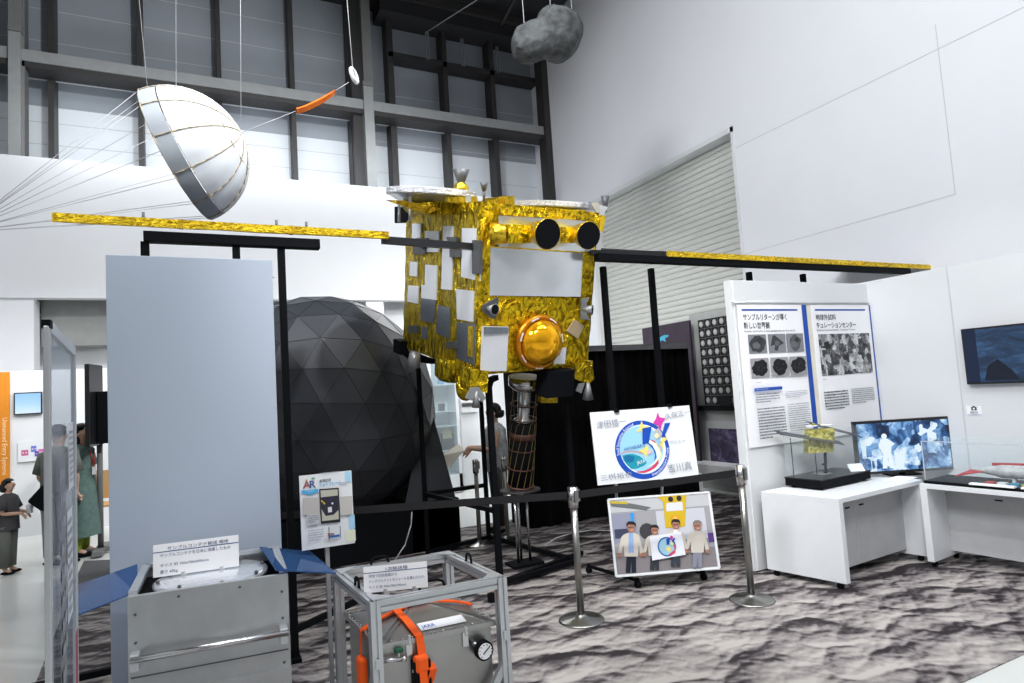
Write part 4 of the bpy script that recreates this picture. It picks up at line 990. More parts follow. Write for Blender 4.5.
P.lines(K(115, 0)[0], K(0, 600)[1], K(230, 0)[0], K(0, 510)[1], 5, (.45, .47, .5), 7, .6); P.lines(K(270, 0)[0], K(0, 500)[1], K(380, 0)[0], K(0, 480)[1], 1, (.4, .4, .45), 8)
P.poly([K(*q) for q in ((282, 515), (335, 512), (330, 545), (292, 552))], (.30, .22, .20)); P.rect(K(280, 0)[0], K(0, 595)[1], K(348, 0)[0], K(0, 577)[1], (.03, .15, .45))
for x in (268, 352): P.rect(K(x, 0)[0], K(0, 605)[1], K(x+5, 0)[0], K(0, 510)[1], (.05, .05, .06))
P.build('printed_instructions', o, ex, ey, ar)
pc = ony(327, 548, 3.58); MB().bar((pc.x, 3.58, .02), (pc.x, 3.58, o.z+.2), .03, .02).build('post', 'alu', ar)
MB().box((pc.x-.16, 3.47, 0), (pc.x+.16, 3.75, .02)).build('base', 'steel_grey', ar, bevel=.004)

# ================================================================== riveted metal transport box
zt1 = .80
FL, FR = onz(127, 597, zt1), onz(288, 573, zt1)
ux = (FR-FL).normalized(); uy = V(-ux.y-.09, ux.x, 0).normalized(); Wb = (FR-FL).length; Db = .56
bx1 = empty('sheet_metal_case', (FL.x, FL.y, 0), 'riveted aluminium transport case with a front grab bar and open top', 'case')
def L1(x, y, z): return V(FL.x, FL.y, 0)+ux*x+uy*y+V(0, 0, z)
def slab(p0, p1, L): 
    (x0, y0, z0), (x1, y1, z1) = p0, p1
    return [L(x0, y0, z0), L(x1, y0, z0), L(x1, y1, z0), L(x0, y1, z0), L(x0, y0, z1), L(x1, y0, z1), L(x1, y1, z1), L(x0, y1, z1)]
t = .02
e = MB(); e.hexa(slab((0, 0, .07), (Wb, t, zt1), L1)); e.build('front_panel', 'alu_sheet', bx1, bevel=.003)
for x0 in (0, Wb-t): MB().hexa(slab((x0, t, .07), (x0+t, Db-t, zt1), L1)).build('side_panel', 'alu_sheet', bx1)
MB().hexa(slab((0, Db-t, .07), (Wb, Db, zt1), L1)).build('back_panel', 'alu_sheet', bx1)
MB().hexa(slab((t, t, .07), (Wb-t, Db-t, .10), L1)).build('bottom_panel', 'alu_sheet', bx1)
MB().hexa(slab((t, t, zt1-.12), (Wb-t, Db-t, zt1-.05), L1)).build('foam_insert', 'black_cloth', bx1)
e = MB(); e.lathe([(.245, 0), (.255, .01), (.255, .03), (.24, .038), (0, .042)], L1(Wb/2, Db*.46, zt1-.05), (0, 0, 1), 48); e.build('round_lid', 'mirror', bx1)
e = MB()
for a_ in range(8):
    k = a_*math.pi/4+.2; p = L1(Wb/2+.235*math.cos(k), Db*.46+.235*math.sin(k), zt1-.012); e.tube(p, p+V(0, 0, .014), .008, 8)
e.build('lid_bolt', 'bracket', bx1)
for (a_, b_) in (((.02, .02), (.02, Db-.02)), ((Wb-.02, .02), (Wb-.02, Db-.02)), ((.02, Db-.02), (Wb-.02, Db-.02))):
    MB().bar(L1(*a_, zt1+.008), L1(*b_, zt1+.008), .034, .018).build('rim_rail', 'alu', bx1)
e = MB()
for x in (.03, Wb-.03):
    for z in (.2, .3, .4, .5, .6, .72): p = L1(x, -.001, z); e.tube(p, p-uy*.004, .006, 8)
for x in (.2, .45): p = L1(x, -.001, zt1-.03); e.tube(p, p-uy*.004, .006, 8)
e.build('rivets', 'bracket', bx1)
zh = .548
MB().hexa(slab((.01, -.003, zh-.095), (Wb-.01, 0, zh-.09), L1)).build('panel_seam', 'bracket', bx1)
MB().hexa(slab((.0, -.012, .10), (Wb, 0, zh-.17), L1)).build('lower_plate', 'alu_sheet', bx1)
MB().tube(L1(.015, -.055, zh), L1(Wb-.01, -.055, zh), .014, 20).build('grab_bar', 'chrome', bx1)
for x in (.03, Wb-.03): MB().hexa(slab((x-.018, -.06, zh-.05), (x+.018, 0, zh+.02), L1)).build('bar_bracket', 'alu', bx1, bevel=.004)
for x in (.06, Wb-.06):
    for y in (.08, Db-.08): MB().tube(L1(x, y, .002), L1(x, y, .07), .03).build('foot', 'black', bx1)
# tinted acrylic flaps hinged on both sides of the open top
def flap(pts, nm_label):
    pl = bpy.data.objects
    n = (pts[1]-pts[0]).cross(pts[2]-pts[0]).normalized()
    MB().prism(pts, n*.005).build('tinted_flap', 'blue_acryl', bx1)
flap([onz(137.5, 592, zt1), onz(137.5, 565, zt1+.02), onz(71, 588, zt1-.07), onz(60, 623, zt1-.09)], '')
flap([onz(276, 571, zt1+.02), onz(336, 574, zt1-.03), onz(310, 552, zt1-.03), onz(259.5, 547.5, zt1+.02)], '')
# card on the case
def card(px, y0, px2, ptl, lines, label):
    o, ex, ey = board_from(ony(*px, y0), px2, ptl, .10)
    k = empty('caption_card', o, label, 'sign'); sheet('card', o, ex, ey, .003, 'white_card', k)
    P = Print(); w, h = ex.length, ey.length
    P.rect(0, h*.745, w, h*.77, (.05, .09, .25))
    for (t_, x, y, hh, ww, al) in lines: P.text(t_, w*x, h*y, h*hh, (.10, .12, .22), w=w*ww, align=al)
    P.build('lettering', o, ex, ey, k)
    e = MB()
    for f in (.35, .8): p = o+ex*f; e.box(p-V(.012, .0, .02), p+V(.012, .03, .01))
    e.build('clip', 'alu', k)
M['white_card'] = mat('white_card', (.90, .90, .92), .5, var=.01)
p = L1(.1, .30, zt1)
card((153, 578), p.y, (239, 566), (152, 547), [('サンプルコンテナ輸送 箱体', .52, .80, .13, .72, 'c'), ('サンプルコンテナを日本に運搬したもの', .08, .60, .12, .82, 'l'), ('サイズ 約 700x700x900mm', .08, .30, .11, .56, 'l'), ('重さ 60kg', .08, .10, .12, .2, 'l')], 'white caption card standing on the open riveted case')

# ================================================================== profile frame with the stainless box
zt2 = .75
G0, G1 = onz(370, 603, zt2), onz(507, 577, zt2)
vx = (G1-G0); vx.z = 0; W2 = vx.length; vx.normalize(); vy = V(-vx.y-.135, vx.x, 0).normalized(); D2 = .62
def L2(x, y, z): return V(G0.x, G0.y, 0)+vx*x+vy*y+V(0, 0, z)
fr_ = empty('profile_frame', (G0.x, G0.y, 0), 'silver aluminium profile frame around the stainless box with orange straps', 'frame')
Wp = .045
def prof(a_, b_, nm, up_=V(0, 0, 1)):
    a_, b_ = Vector(a_), Vector(b_); d = (b_-a_).normalized()
    u = V(0, 0, 1) if abs(d.z) < .9 else vy; r = d.cross(u).normalized(); u = r.cross(d)
    e = MB()
    k = Wp/2-.009
    for sx in (-1, 1):
        for sy in (-1, 1): off = r*sx*k+u*sy*k; e.bar(a_+off, b_+off, .018, .018, up=u)
    e.bar(a_, b_, Wp-.016, Wp-.016, up=u)
    return e.build(nm, 'alu', fr_)
h = Wp/2
cs = [(h, h), (W2-h, h), (W2-h, D2-h), (h, D2-h)]
for x, y in cs: prof(L2(x, y, .06), L2(x, y, zt2), 'upright')
for z in (zt2-h, .12):
    for (a_, b_) in ((0, 1), (1, 2), (2, 3), (3, 0)):
        A_, B_ = L2(*cs[a_], z), L2(*cs[b_], z); d = (B_-A_).normalized(); prof(A_+d*h, B_-d*h, 'rail')
for x, y in cs:
    MB().tube(L2(x, y, .0), L2(x, y, .06), .022).build('foot', 'black', fr_)
for (x, y, sx, sy) in ((Wp, D2-Wp, 1, -1), (W2-Wp, D2-Wp, -1, -1), (W2-Wp, Wp, -1, 1), (Wp, Wp, 1, 1)):
    e = MB(); q = [L2(x-sx*.03, y-sy*.03, zt2+.001), L2(x+sx*.07, y-sy*.03, zt2+.001), L2(x-sx*.03, y+sy*.07, zt2+.001)]; e.prism(q, (0, 0, .005)); e.build('corner_plate', 'alu', fr_)
def loop(pc, d, w=.09, hh=.035, nm='loop_handle'):
    e = MB(); pts = [pc-d*w/2, pc-d*w/2*.8+V(0, 0, hh*.8), pc-d*w*.2+V(0, 0, hh), pc+d*w*.2+V(0, 0, hh), pc+d*w/2*.8+V(0, 0, hh*.8), pc+d*w/2]; e.path(pts, .006, 8); e.build(nm, 'black', fr_)
loop(L2(W2*.38, D2-h, zt2), vx); loop(L2(h, D2*.42, zt2), vy, .06, .04); loop(L2(W2-h, D2*.55, zt2), vy, .06, .04); loop(L2(W2*.55, D2*.3, zt2-.06), vx, .13, .05)
MB().bar(L2(W2*.35, D2*.3, zt2-.06), L2(W2*.72, D2*.3, zt2-.06), .02, .012).build('tray_bar', 'alu', fr_)
MB().hexa(slab((W2-.09, .0, zt2-.10), (W2-.065, .02, zt2-.06), L2)).build('tag_plate', 'black', fr_)
for x in (h, W2-h):
    for z, dz in ((.50, .0), (.22, 0)):
        MB().hexa(slab((x-.012, -.008, z-.02), (x+.012, 0, z+.02), L2)).build('bolt_plate', 'alu', fr_)
e = MB(); e.bar(L2(W2-h, .02, .38), L2(W2-.14, .02, .2), .03, .03); e.bar(L2(h, .06, .42), L2(h, .2, .22), .03, .03); e.build('corner_brace', 'alu', fr_)
# stainless box
x0, x1, y0, y1, zb1 = .055, W2-.055, .075, D2-.075, .528
ss = empty('stainless_box', L2(.1, .1, 0), 'stainless steel box with bolted lid, pressure gauge and orange straps', 'box')
MB().hexa(slab((x0, y0, .15), (x1, y1, zb1), L2)).build('body', 'stainless', ss, bevel=.004)
MB().hexa(slab((x0-.018, y0-.018, zb1), (x1+.018, y1+.018, zb1+.022), L2)).build('lid_flange', 'stainless', ss, bevel=.002)
e = MB(); q = [L2(x0, y0, zb1+.022), L2(x1, y0, zb1+.022), L2(x1, y1, zb1+.022), L2(x0, y1, zb1+.022), L2((x0+x1)/2-.03, (y0+y1)/2, zb1+.085), L2((x0+x1)/2+.03, (y0+y1)/2, zb1+.085)]
e.add(q, [(0, 1, 5, 4), (1, 2, 5), (2, 3, 4, 5), (3, 0, 4), (3, 2, 1, 0)]); e.build('lid', 'stainless', ss)
e = MB()
for t_ in (0, 1):
    e.bar(q[0]+V(0, 0, .006)+vx*.03*t_, q[4]+V(0, 0, .004)+vx*.02*t_-V(0, 0, .002), .006, .006); e.bar(q[1]+V(0, 0, .006), q[5], .006, .006)
e.build('lid_ridge', 'chrome', ss)
e = MB()
for i in range(12):
    for yy in (y0-.009, y1+.009): p = L2(x0+(x1-x0)*i/11, yy, zb1+.022); e.tube(p, p+V(0, 0, .008), .006, 6)
for i in range(1, 11):
    for xx in (x0-.009, x1+.009): p = L2(xx, y0+(y1-y0)*i/11, zb1+.022); e.tube(p, p+V(0, 0, .008), .006, 6)
e.build('lid_bolts', 'chrome', ss)
def onf(px, py, yy):   # on the plane parallel to the front, yy behind it
    p0 = L2(0, yy, 0); d = ray(px, py); n = vy; t = (p0-CAM).dot(n)/d.dot(n); p = CAM+d*t-p0; return p.dot(vx), p.z
def fbox(px, py, w, hh, dep, nm, m, yy=None):
    yy = y0 if yy is None else yy; X, Zc = onf(px, py, yy); return MB().hexa(slab((X-w/2, yy-dep, Zc-hh/2), (X+w/2, yy, Zc+hh/2), L2)).build(nm, m, ss, bevel=.002)
for p_ in ((407, 645), (460.5, 634)):
    f_ = fbox(*p_, .028, .065, .014, 'latch', 'chrome'); fbox(p_[0], p_[1]-8, .012, .04, .02, 'latch_hook', 'alu')
X, Zc = onf(479, 645, y0-.05)
g_ = MB().tube(L2(X, y0-.03, Zc), L2(X, y0-.06, Zc), .042, 28).build('pressure_gauge', 'black', ss)
MB().tube(L2(X, y0-.058, Zc), L2(X, y0-.063, Zc), .034, 28).build('gauge_dial', 'white_card', g_); e = MB(); p = L2(X, y0-.066, Zc)
e.bar(p-vx*.012-V(0, 0, .01), p+vx*.02+V(0, 0, .018), .003, .003)
for i in range(10):
    a_ = math.radians(-45+i*30); q1 = p+vx*.026*math.cos(a_)+V(0, 0, .026*math.sin(a_)); q2 = p+vx*.031*math.cos(a_)+V(0, 0, .031*math.sin(a_)); e.bar(q1, q2, .003, .003, up=vy)
e.build('gauge_marks', 'black', g_)
MB().tube(L2(X-.04, y0, Zc+.035), L2(X-.01, y0-.04, Zc+.01), .010).build('gauge_pipe', 'chrome', ss)
Xa, Za = onf(381, 661, y0-.03); Xb, Zb_ = onf(403, 657, y0-.03); Xc, Zc_ = onf(398, 652, y0-.03)
e = MB(); e.tube(L2(Xa-.01, y0, Za+.005), L2(Xa, y0-.03, Za), .012); e.tube(L2(Xa, y0-.03, Za), L2(Xb, y0-.03, Zb_), .009); e.ball(L2(Xa, y0-.03, Za), .014); e.ball(L2(Xb, y0-.03, Zb_), .013); e.tube(L2(Xc, y0-.03, Za), L2(Xc, y0-.03, Zc_+.01), .007)
v_ = e.build('valve', 'chrome', ss)
MB().hexa(slab((Xc-.018, y0-.042, Zc_+.005), (Xc+.018, y0-.018, Zc_+.022), L2)).build('valve_knob', mat('green_knob', (.01, .10, .05), .4), v_, bevel=.004)
lb_ = MB(); q = [L2(x0+.19, y0+.02, zb1+.031), L2(x0+.40, y0+.02, zb1+.031), L2(x0+.40, y0+.075, zb1+.046), L2(x0+.19, y0+.075, zb1+.046)]; lb_.prism(q, (0, 0, .001)); lb = lb_.build('lid_label', 'white_card', ss)
P = Print(); P.text('JAXA', .01, .014, .032, (.03, .12, .5), w=.06); P.build('label_print', q[0]+V(0, 0, .002), q[1]-q[0], q[3]-q[0], ss)
# straps
def strap(pts, nm='orange_strap', w=.034, up_=None):
    e = MB()
    for a_, b_ in zip(pts, pts[1:]): e.bar(a_, b_, w, .006, up=up_)
    return e.build(nm, 'orange', ss)
xs_ = onf(416, 640, y0)[0]
strap([L2(xs_-.03, (y0+y1)/2-.02, zb1+.097), L2(xs_-.01, y0+.09, zb1+.062), L2(xs_+.0, y0-.02, zb1+.028)], up_=V(0, 0, 1))
strap([L2(xs_+.0, y0-.022, zb1+.030), L2(xs_+.005, y0-.035, zb1-.06), L2(xs_+.0, y0-.05, .42), L2(xs_+.005, y0-.05, .2)], up_=vy)
e = MB(); e.hexa(slab((xs_-.035, y0-.055, zb1-.12), (xs_+.028, y0-.015, zb1-.045), L2)); e.build('strap_bundle', 'orange', ss, bevel=.015)
strap([L2(xs_+.03, y0-.04, zb1-.09), L2(xs_+.045, y0-.055, .42), L2(xs_+.03, y0-.04, .36)], w=.03, up_=vy)
for sx in (-.03, .03): MB().hexa(slab((xs_+sx-.006, y0-.05, .25), (xs_+sx+.006, y0, .46), L2)).build('ratchet_side', 'black', ss, bevel=.003)
e = MB()
for z in (.30, .36, .42): e.tube(L2(xs_-.04, y0-.03, z), L2(xs_+.04, y0-.03, z), .007)
e.build('ratchet_rods', 'chrome', ss)
ym = (y0+y1)/2
strap([L2(x0-.02, ym-.05, zb1+.03), L2(x0+.07, ym-.02, zb1+.055), L2((x0+x1)/2, ym-.015, zb1+.10), L2(x1-.07, ym, zb1+.06), L2(x1+.02, ym, zb1+.03)], w=.03, up_=V(0, 0, 1))
strap([L2(x0-.025, ym-.05, zb1+.03), L2(x0-.03, ym-.05, .42), L2(x0-.035, ym-.06, .2)], w=.03, up_=vx)
e = MB(); e.hexa(slab((x0-.05, ym-.10, .30), (x0-.012, ym-.03, .45), L2)); e.build('strap_bundle', 'orange', ss, bevel=.015)
p = L2(W2*.0+.03, D2*.30, zt2)
card((364, 593.5), p.y-.02, (428, 587), (361, 569), [('1次輸送箱', .52, .80, .15, .34, 'c'), ('現地で回収容器から', .08, .58, .13, .44, 'l'), ('インスツルメントモジュールを運んだもの。', .08, .38, .13, .88, 'l'), ('サイズ 約 700x700x700mm', .08, .16, .12, .58, 'l')], 'white caption card propped inside the aluminium profile frame')
# ================================================================== poster wall
gz = .03
T0 = onz(757, 571, gz); YQ = T0.y+.02
a = ony(729.5, 280, YQ); XS = 5.74*YQ/3.81
pw = MB(); pw.box((a.x+.03, YQ, .02), (XS, YQ+.07, a.z))
pwo = tag(pw.build('poster_wall', 'partition', bevel=.002), 'white freestanding wall carrying the two tall text posters', 'display wall')
MB().box((a.x-.0, YQ+.005, .02), (a.x+.03, YQ+.07, a.z)).build('end_trim', 'white_paint', pwo)
def ip(px, py): return ony(px, py, YQ-.02)
rod = MB(); p0, p1 = ip(733, 303.5), ip(869, 307); rod.tube(V(p0.x, YQ-.015, p0.z+.01), V(p1.x, YQ-.015, p0.z+.01), .008); rod.build('poster_rail', 'alu', pwo)
zT, zB = ip(770, 304.5).z, ip(752, 448).z
PX0, PX1, PX2, PX3 = ip(737, 303).x, ip(806.5, 306).x, ip(811, 306).x, ip(874, 308).x
PX3 = ip(873.5, 308).x
def poster(x0, x1, label, fill):
    o = empty('wall_poster', (x0, YQ-.02, zB), label, 'poster', 'hanging text posters')
    MB().box((x0, YQ-.014, zB), (x1, YQ-.010, zT)).build('sheet', 'white_card', o)
    P = Print(); w, h = x1-x0, zT-zB
    P.rect(w*.93, 0, w, h, BLU); P.rect(w*.93-.004, 0, w*.93, h, (.5, .48, .42))
    P.rect(w*.06, h*.955, w*.86, h*.967, (.02, .08, .38))
    fill(P, w, h); P.build('print', (x0, YQ-.014, zB), (1, 0, 0), (0, 0, 1), o, lift=.001)
    return o, w, h
def pf1(P, w, h):
    P.text('サンプルリターンが導く', w*.07, h*.890, h*.052, INK, w=w*.62, bold=.006); P.text('新しい世界観', w*.07, h*.830, h*.052, INK, w=w*.36, bold=.006)
    P.text('Sample returns for a new perspective on the world', w*.07, h*.803, h*.02, INK, w=w*.72)
    cs_ = [((.11, .65), (.07, .085)), ((.385, .65), (.06, .08)), ((.65, .65), (.075, .08)), ((.11, .48), (.06, .08)), ((.385, .48), (.08, .085)), ((.65, .48), (.07, .085))]
    for i, ((x, y), (rx, ry)) in enumerate(cs_):
        P.rect(w*x, h*y, w*(x+.25), h*(y+.135), (.24, .25, .27) if i < 3 else (.34, .34, .35))
        g = (.055, .055, .06) if i < 3 else (.016, .016, .018); cx, cy = w*(x+.125), h*(y+.068)
        if i == 1: P.poly([(cx-w*.06, cy+h*.05), (cx-w*.03, cy+h*.06), (cx+w*.10, cy), (cx+w*.02, cy-h*.02), (cx-w*.0, cy-h*.055), (cx-w*.05, cy-h*.05), (cx-w*.03, cy-h*.01), (cx-w*.10, cy-h*.02)], g)
        else: P.disc(cx, cy, w*(.11 if i != 2 else .085), g if i != 2 else (.10, .105, .11), ry=h*.057, n=22, wob=.25, seed=i, rot=.2)
        if i in (0, 2): P.disc(cx-w*.02, cy-h*.012, w*.055, (.15, .155, .165), ry=h*.025, n=14, wob=.3, seed=9+i); P.disc(cx+w*.03, cy+h*.02, w*.035, (.04, .04, .045), ry=h*.02, n=12, wob=.3, seed=19+i)
        if i == 1: P.disc(cx, cy, w*.04, (.14, .14, .15), ry=h*.02, n=10, wob=.4, seed=3)
        if i > 2:
            r_ = random.Random(i)
            for _ in range(9): P.disc(cx+w*r_.uniform(-.06, .06), cy+h*r_.uniform(-.03, .03), w*.012, (.04, .04, .045), n=6)
    P.rect(w*.11, h*.385, w*.50, h*.407, BLU); P.lines(w*.13, h*.389, w*.42, h*.404, 1, (.3, .4, .65), 2)
    P.lines(w*.12, h*.30, w*.45, h*.37, 4, (.22, .24, .28), 3); P.lines(w*.54, h*.32, w*.86, h*.37, 4, (.35, .37, .42), 4)
    P.lines(w*.12, h*.05, w*.50, h*.27, 11, (.12, .13, .16), 5, .45); P.lines(w*.54, h*.08, w*.86, h*.28, 13, (.32, .34, .38), 6)
    P.lines(w*.12, h*.442, w*.25, h*.452, 1, (.4, .4, .4), 8)
def pf2(P, w, h):
    P.text('地球外試料', w*.06, h*.885, h*.052, INK, w=w*.31, bold=.006); P.text('キュレーションセンター', w*.06, h*.825, h*.052, INK, w=w*.62, bold=.006)
    P.text('Extraterrestrial Sample Curation Center', w*.06, h*.80, h*.019, INK, w=w*.60)
    P.lines(w*.07, h*.43, w*.16, h*.44, 1, (.45, .45, .45), 2)
    P.lines(w*.07, h*.20, w*.44, h*.345, 7, (.10, .11, .13), 3, .8); P.lines(w*.49, h*.23, w*.86, h*.35, 8, (.33, .35, .38), 4)
poster(PX0, PX1, 'left tall poster with six grey rock pictures in two rows', pf1)
o2, w, h = poster(PX2, PX3, 'right tall poster with one large black and white laboratory picture', pf2)
MB().box((PX2+w*.07, YQ-.0175, zB+h*.46), (PX2+w*.88, YQ-.016, zB+h*.775)).build('laboratory_picture', 'photo_grey', o2)
MB().box((PX1, YQ-.012, zB), (PX2, YQ-.009, zT)).build('poster_gap_strip', 'offwhite', pwo)
# side wall
zw = onx(900, 275, XS).z; ys = onx(946, 267, XS).y
struct('wall_exhibit', MB().box((XS, 1.2, .02), (XS+.08, YQ+.1, 2.40)), 'partition')
struct('trim_4', MB().box((XS-.004, ys-.01, .02), (XS, ys, 2.40)), 'seam')
# small notice and monitor on that wall
a, b = onx(966, 404.5, XS), onx(983, 415, XS)
nt = empty('wall_notice', (XS, a.y, b.z), 'small white photography notice below the wall screen', 'notice')
MB().box((XS-.004, b.y, b.z), (XS-.001, a.y, a.z)).build('card', 'white_card', nt)
P = Print(); w, h = a.y-b.y, a.z-b.z
P.rect(w*.03, h*.04, w*.97, h*.08, (.4, .5, .7)); P.rect(w*.03, h*.92, w*.97, h*.96, (.4, .5, .7)); P.rect(w*.33, h*.45, w*.67, h*.76, INK); P.rect(w*.42, h*.76, w*.58, h*.85, INK); P.disc(w*.5, h*.6, w*.08, (.8, .8, .8)); P.text('撮影OK', w*.5, h*.16, h*.24, INK, w=w*.5, align='c')
P.build('print', (XS-.004, a.y, b.z), (0, -1, 0), (0, 0, 1), nt)
a, b = onx(960.5, 330, XS-.05), onx(963.5, 384, XS-.05)
mh = a.z-b.z+.01; mw = mh*1.75
def scr_marks(o, ex, ez, w, h, so):
    P = Print(); P.disc(w*.70, h*.76, w*.13, (.006, .014, .035), ry=h*.22, n=18, wob=.25, seed=2); P.poly([(w*.16, h*.03), (w*.2, h*.3), (w*.30, h*.42), (w*.42, h*.2), (w*.48, h*.03)], (.006, .012, .03)); P.disc(w*.8, h*.2, w*.17, (.007, .016, .04), ry=h*.24, n=22, wob=.3, seed=5)
    P.rect(0, 0, w*.12, h, (.008, .02, .06)); P.build('picture_marks', o, ex, ez, so, 'ink_glow')
monitor('wall_monitor', (XS-.05, a.y-mw/2, (a.z+b.z)/2), (0, -1, 0), mw, mh, 'scr_dark', 'wide dark blue screen fixed on the white exhibit wall at the right edge', P=scr_marks)

# ================================================================== desks
zt3 = .675
U0, U1 = T0, onz(847, 587.5, gz)
D = V(U0.x-.0, U0.y, 0); Fp = V(U1.x, U1.y, 0)
dx_ = (D-Fp).normalized(); dl = (D-Fp).length-.07; dx_ = (dx_+V(.06, 0, 0)).normalized(); rx_ = V(.998, .055, 0)      # depth direction, width direction
zt3 = hgt(835, 499, Fp)
def desk(org, dep, wid, dl, wl, zt, label, legs=(0, 1), my=.62):
    o = empty('display_desk', org, label, 'desk', 'white display desks')
    L = lambda x, y, z: org+wid*x+dep*y+V(0, 0, z)
    MB().hexa(slab((0, 0, zt-.035), (wl, dl, zt), L)).build('worktop', 'white_paint', o, bevel=.002)
    for k in legs:
        x = 0 if k == 0 else wl-.05
        MB().hexa(slab((x, 0, .05), (x+.05, dl, zt-.035), L)).build('end_panel', 'white_paint', o, bevel=.002)
        for y in (.06, dl-.06):
            e = MB(); e.tube(L(x+.025, y, .024)-wid*.012, L(x+.025, y, .024)+wid*.012, .022, 14); e.box(L(x+.025, y, .03)-V(.012, .012, 0), L(x+.025, y, .055)+V(.012, .012, 0)); e.build('caster', 'black', o)
    MB().hexa(slab((.05, dl*my, .09), (wl-.05, dl*my+.02, zt-.12), L)).build('modesty_panel', 'desk_inner', o)
    MB().hexa(slab((.05, dl*my-.01, zt-.12), (wl-.05, dl*my+.02, zt-.035), L)).build('apron', 'desk_inner', o)
    e = MB()
    for x in (wl*.26, wl*.42): e.hexa(slab((x, dl*my-.016, zt-.128), (x+.05, dl*my-.01, zt-.118), L))
    e.build('hinge', 'black', o)
    MB().hexa(slab((wl*.38, dl*my-.003, .09), (wl*.38+.004, dl*my, zt-.12), L)).build('panel_joint', 'seam', o)
    return o
U2 = onz(924, 563, gz)
wl1 = (V(U2.x, U2.y, 0)-Fp).dot(rx_)+.0
desk(Fp, dx_, rx_, dl, wl1+.17, zt3, 'white display desk carrying the small probe model and the lit monitor', my=.24)
# second desk runs towards the camera along the side wall
E0 = V(U2.x, U2.y-.03, 0)
q = onz(1024, 492.5, zt3); w2 = V(q.x-E0.x, q.y-E0.y, 0).normalized()
d2 = V(-w2.y, w2.x, 0)
if d2.x < 0: d2 = -d2
dd2 = min(.62, (XS-.03-E0.x-1.5*max(0, w2.x))/d2.x)
desk(E0, d2, w2, dd2, 1.5, zt3-.004, 'second white display desk at the right edge under the rocket model case')
# ---- lit monitor on desk one
fwd = V(.4437, .893, 0).normalized(); rt = V(.893, -.4437, 0).normalized()
pc = ony(906.5, 469, YQ-.42)
pc = V(pc.x, pc.y, zt3)
def depth_of(p): return (RT.transposed() @ (p-CAM)).z
mw = 97/F*depth_of(pc); mh = mw*.545
def foot(o, c, ex, ez, en):
    MB().box((c.x-.03, c.y+.03, zt3), (c.x+.03, c.y+.05, c.z)).build('neck', 'black', o); MB().prism([c-ex*.13+V(0, 0, zt3-c.z)+fwd*.0, c+ex*.13+V(0, 0, zt3-c.z), c+ex*.13+V(0, 0, zt3-c.z)+fwd*.14, c-ex*.13+V(0, 0, zt3-c.z)+fwd*.14], (0, 0, .012)).build('base', 'black', o)
def scr_fig(o, ex, ez, w, h, so):
    P = Print(); wt = (.85, .95, 1.0)
    P.poly([(w*.24, h*.05), (w*.26, h*.35), (w*.22, h*.55), (w*.25, h*.66), (w*.31, h*.68), (w*.37, h*.60), (w*.40, h*.55), (w*.36, h*.50), (w*.35, h*.35), (w*.38, h*.05), (w*.32, h*.05), (w*.31, h*.28), (w*.29, h*.05)], wt); P.disc(w*.29, h*.72, w*.03, wt)
    P.build('picture_figure', o, ex, ez, so, 'ink_glow')
monitor('desk_monitor', pc+V(0, 0, mh/2+.03)-fwd*.0, rt, mw, mh, 'scr_clean', 'lit monitor showing a blue laboratory scene in the desk corner', P=scr_fig, foot=foot, bez=.022)
# ---- small probe model in a clear case on a black plinth
k0, k1, k2 = onz(822, 491, zt3), onz(772, 480, zt3), onz(879, 477, zt3)
ca = (k1-k0); cb_ = (k2-k0); ca.z = cb_.z = 0
if True:
    cb_ = V(.985, .06, 0).normalized(); ca = V(-.12, .99, 0).normalized(); lb2 = min((k2-k0).length, .66)
def LC(x, y, z): return V(k0.x, k0.y, zt3)+cb_*x+ca*y+V(0, 0, z)
lenA = min(abs((k1-k0).dot(ca)), .5)
while max(LC(x, lenA, 0).y for x in (0, lb2)) > YQ-.04 and lenA > .25: lenA -= .01
dc = empty('display_case', (k0.x, k0.y, zt3), 'black plinth with clear cover on the left desk', 'display case')
ph_ = .075
MB().hexa(slab((0, 0, .015), (lb2, lenA, ph_), LC)).build('plinth', 'black', dc, bevel=.003)
MB().hexa(slab((-.004, -.004, ph_), (lb2+.004, lenA+.004, ph_+.008), LC)).build('top_plate', 'tv_dark', dc)
for x in (.04, lb2-.04):
    for y in (.04, lenA-.04): MB().tube(LC(x, y, .001), LC(x, y, .015), .015).build('foot', 'black', dc)
chh = .36
e = MB(); z_ = ph_+.009
for (x0_, y0_, x1_, y1_) in ((.01, .01, lb2-.01, .014), (.01, lenA-.014, lb2-.01, lenA-.01), (.01, .014, .014, lenA-.014), (lb2-.014, .014, lb2-.01, lenA-.014)):
    e.hexa(slab((x0_, y0_, z_), (x1_, y1_, z_+chh), LC))
e.hexa(slab((.01, .01, z_+chh), (lb2-.01, lenA-.01, z_+chh+.004), LC)); e.build('clear_cover', 'clear', dc)
# the model
pmc = LC(lb2*.45, lenA*.55, 0)
pmc.x = ony(820, 452, pmc.y).x
zc = hgt(820, 440, pmc)
mm = empty('miniature_probe', (pmc.x, pmc.y, zt3+ph_), 'miniature gold probe model with dark wings inside the clear case', 'model')
ex_, ey_ = rt, fwd
k_ = depth_of(pmc)/F
def LM(x, y, z): return V(pmc.x, pmc.y, zc)+ex_*(x*k_)+ey_*y+V(0, 0, -z*k_)
def mbx(x0, z0, x1, z1, y0, y1, tilt=3):
    return [LM(x0, y0, z0), LM(x1, y0, z0), LM(x1, y1, z0), LM(x0, y1, z0), LM(x0+tilt, y0, z1), LM(x1+tilt, y0, z1), LM(x1+tilt, y1, z1), LM(x0+tilt, y1, z1)]
MB().hexa(mbx(-14, 12, 11, -11, -.05, .05)).build('body', 'print_metal', mm, sub=1, crinkle=.004)
e = MB()
for dx in (-6, 9): e.lathe([(.045, 0), (.045, .008)], LM(dx, 0, -14), (0, 0, 1), 20)
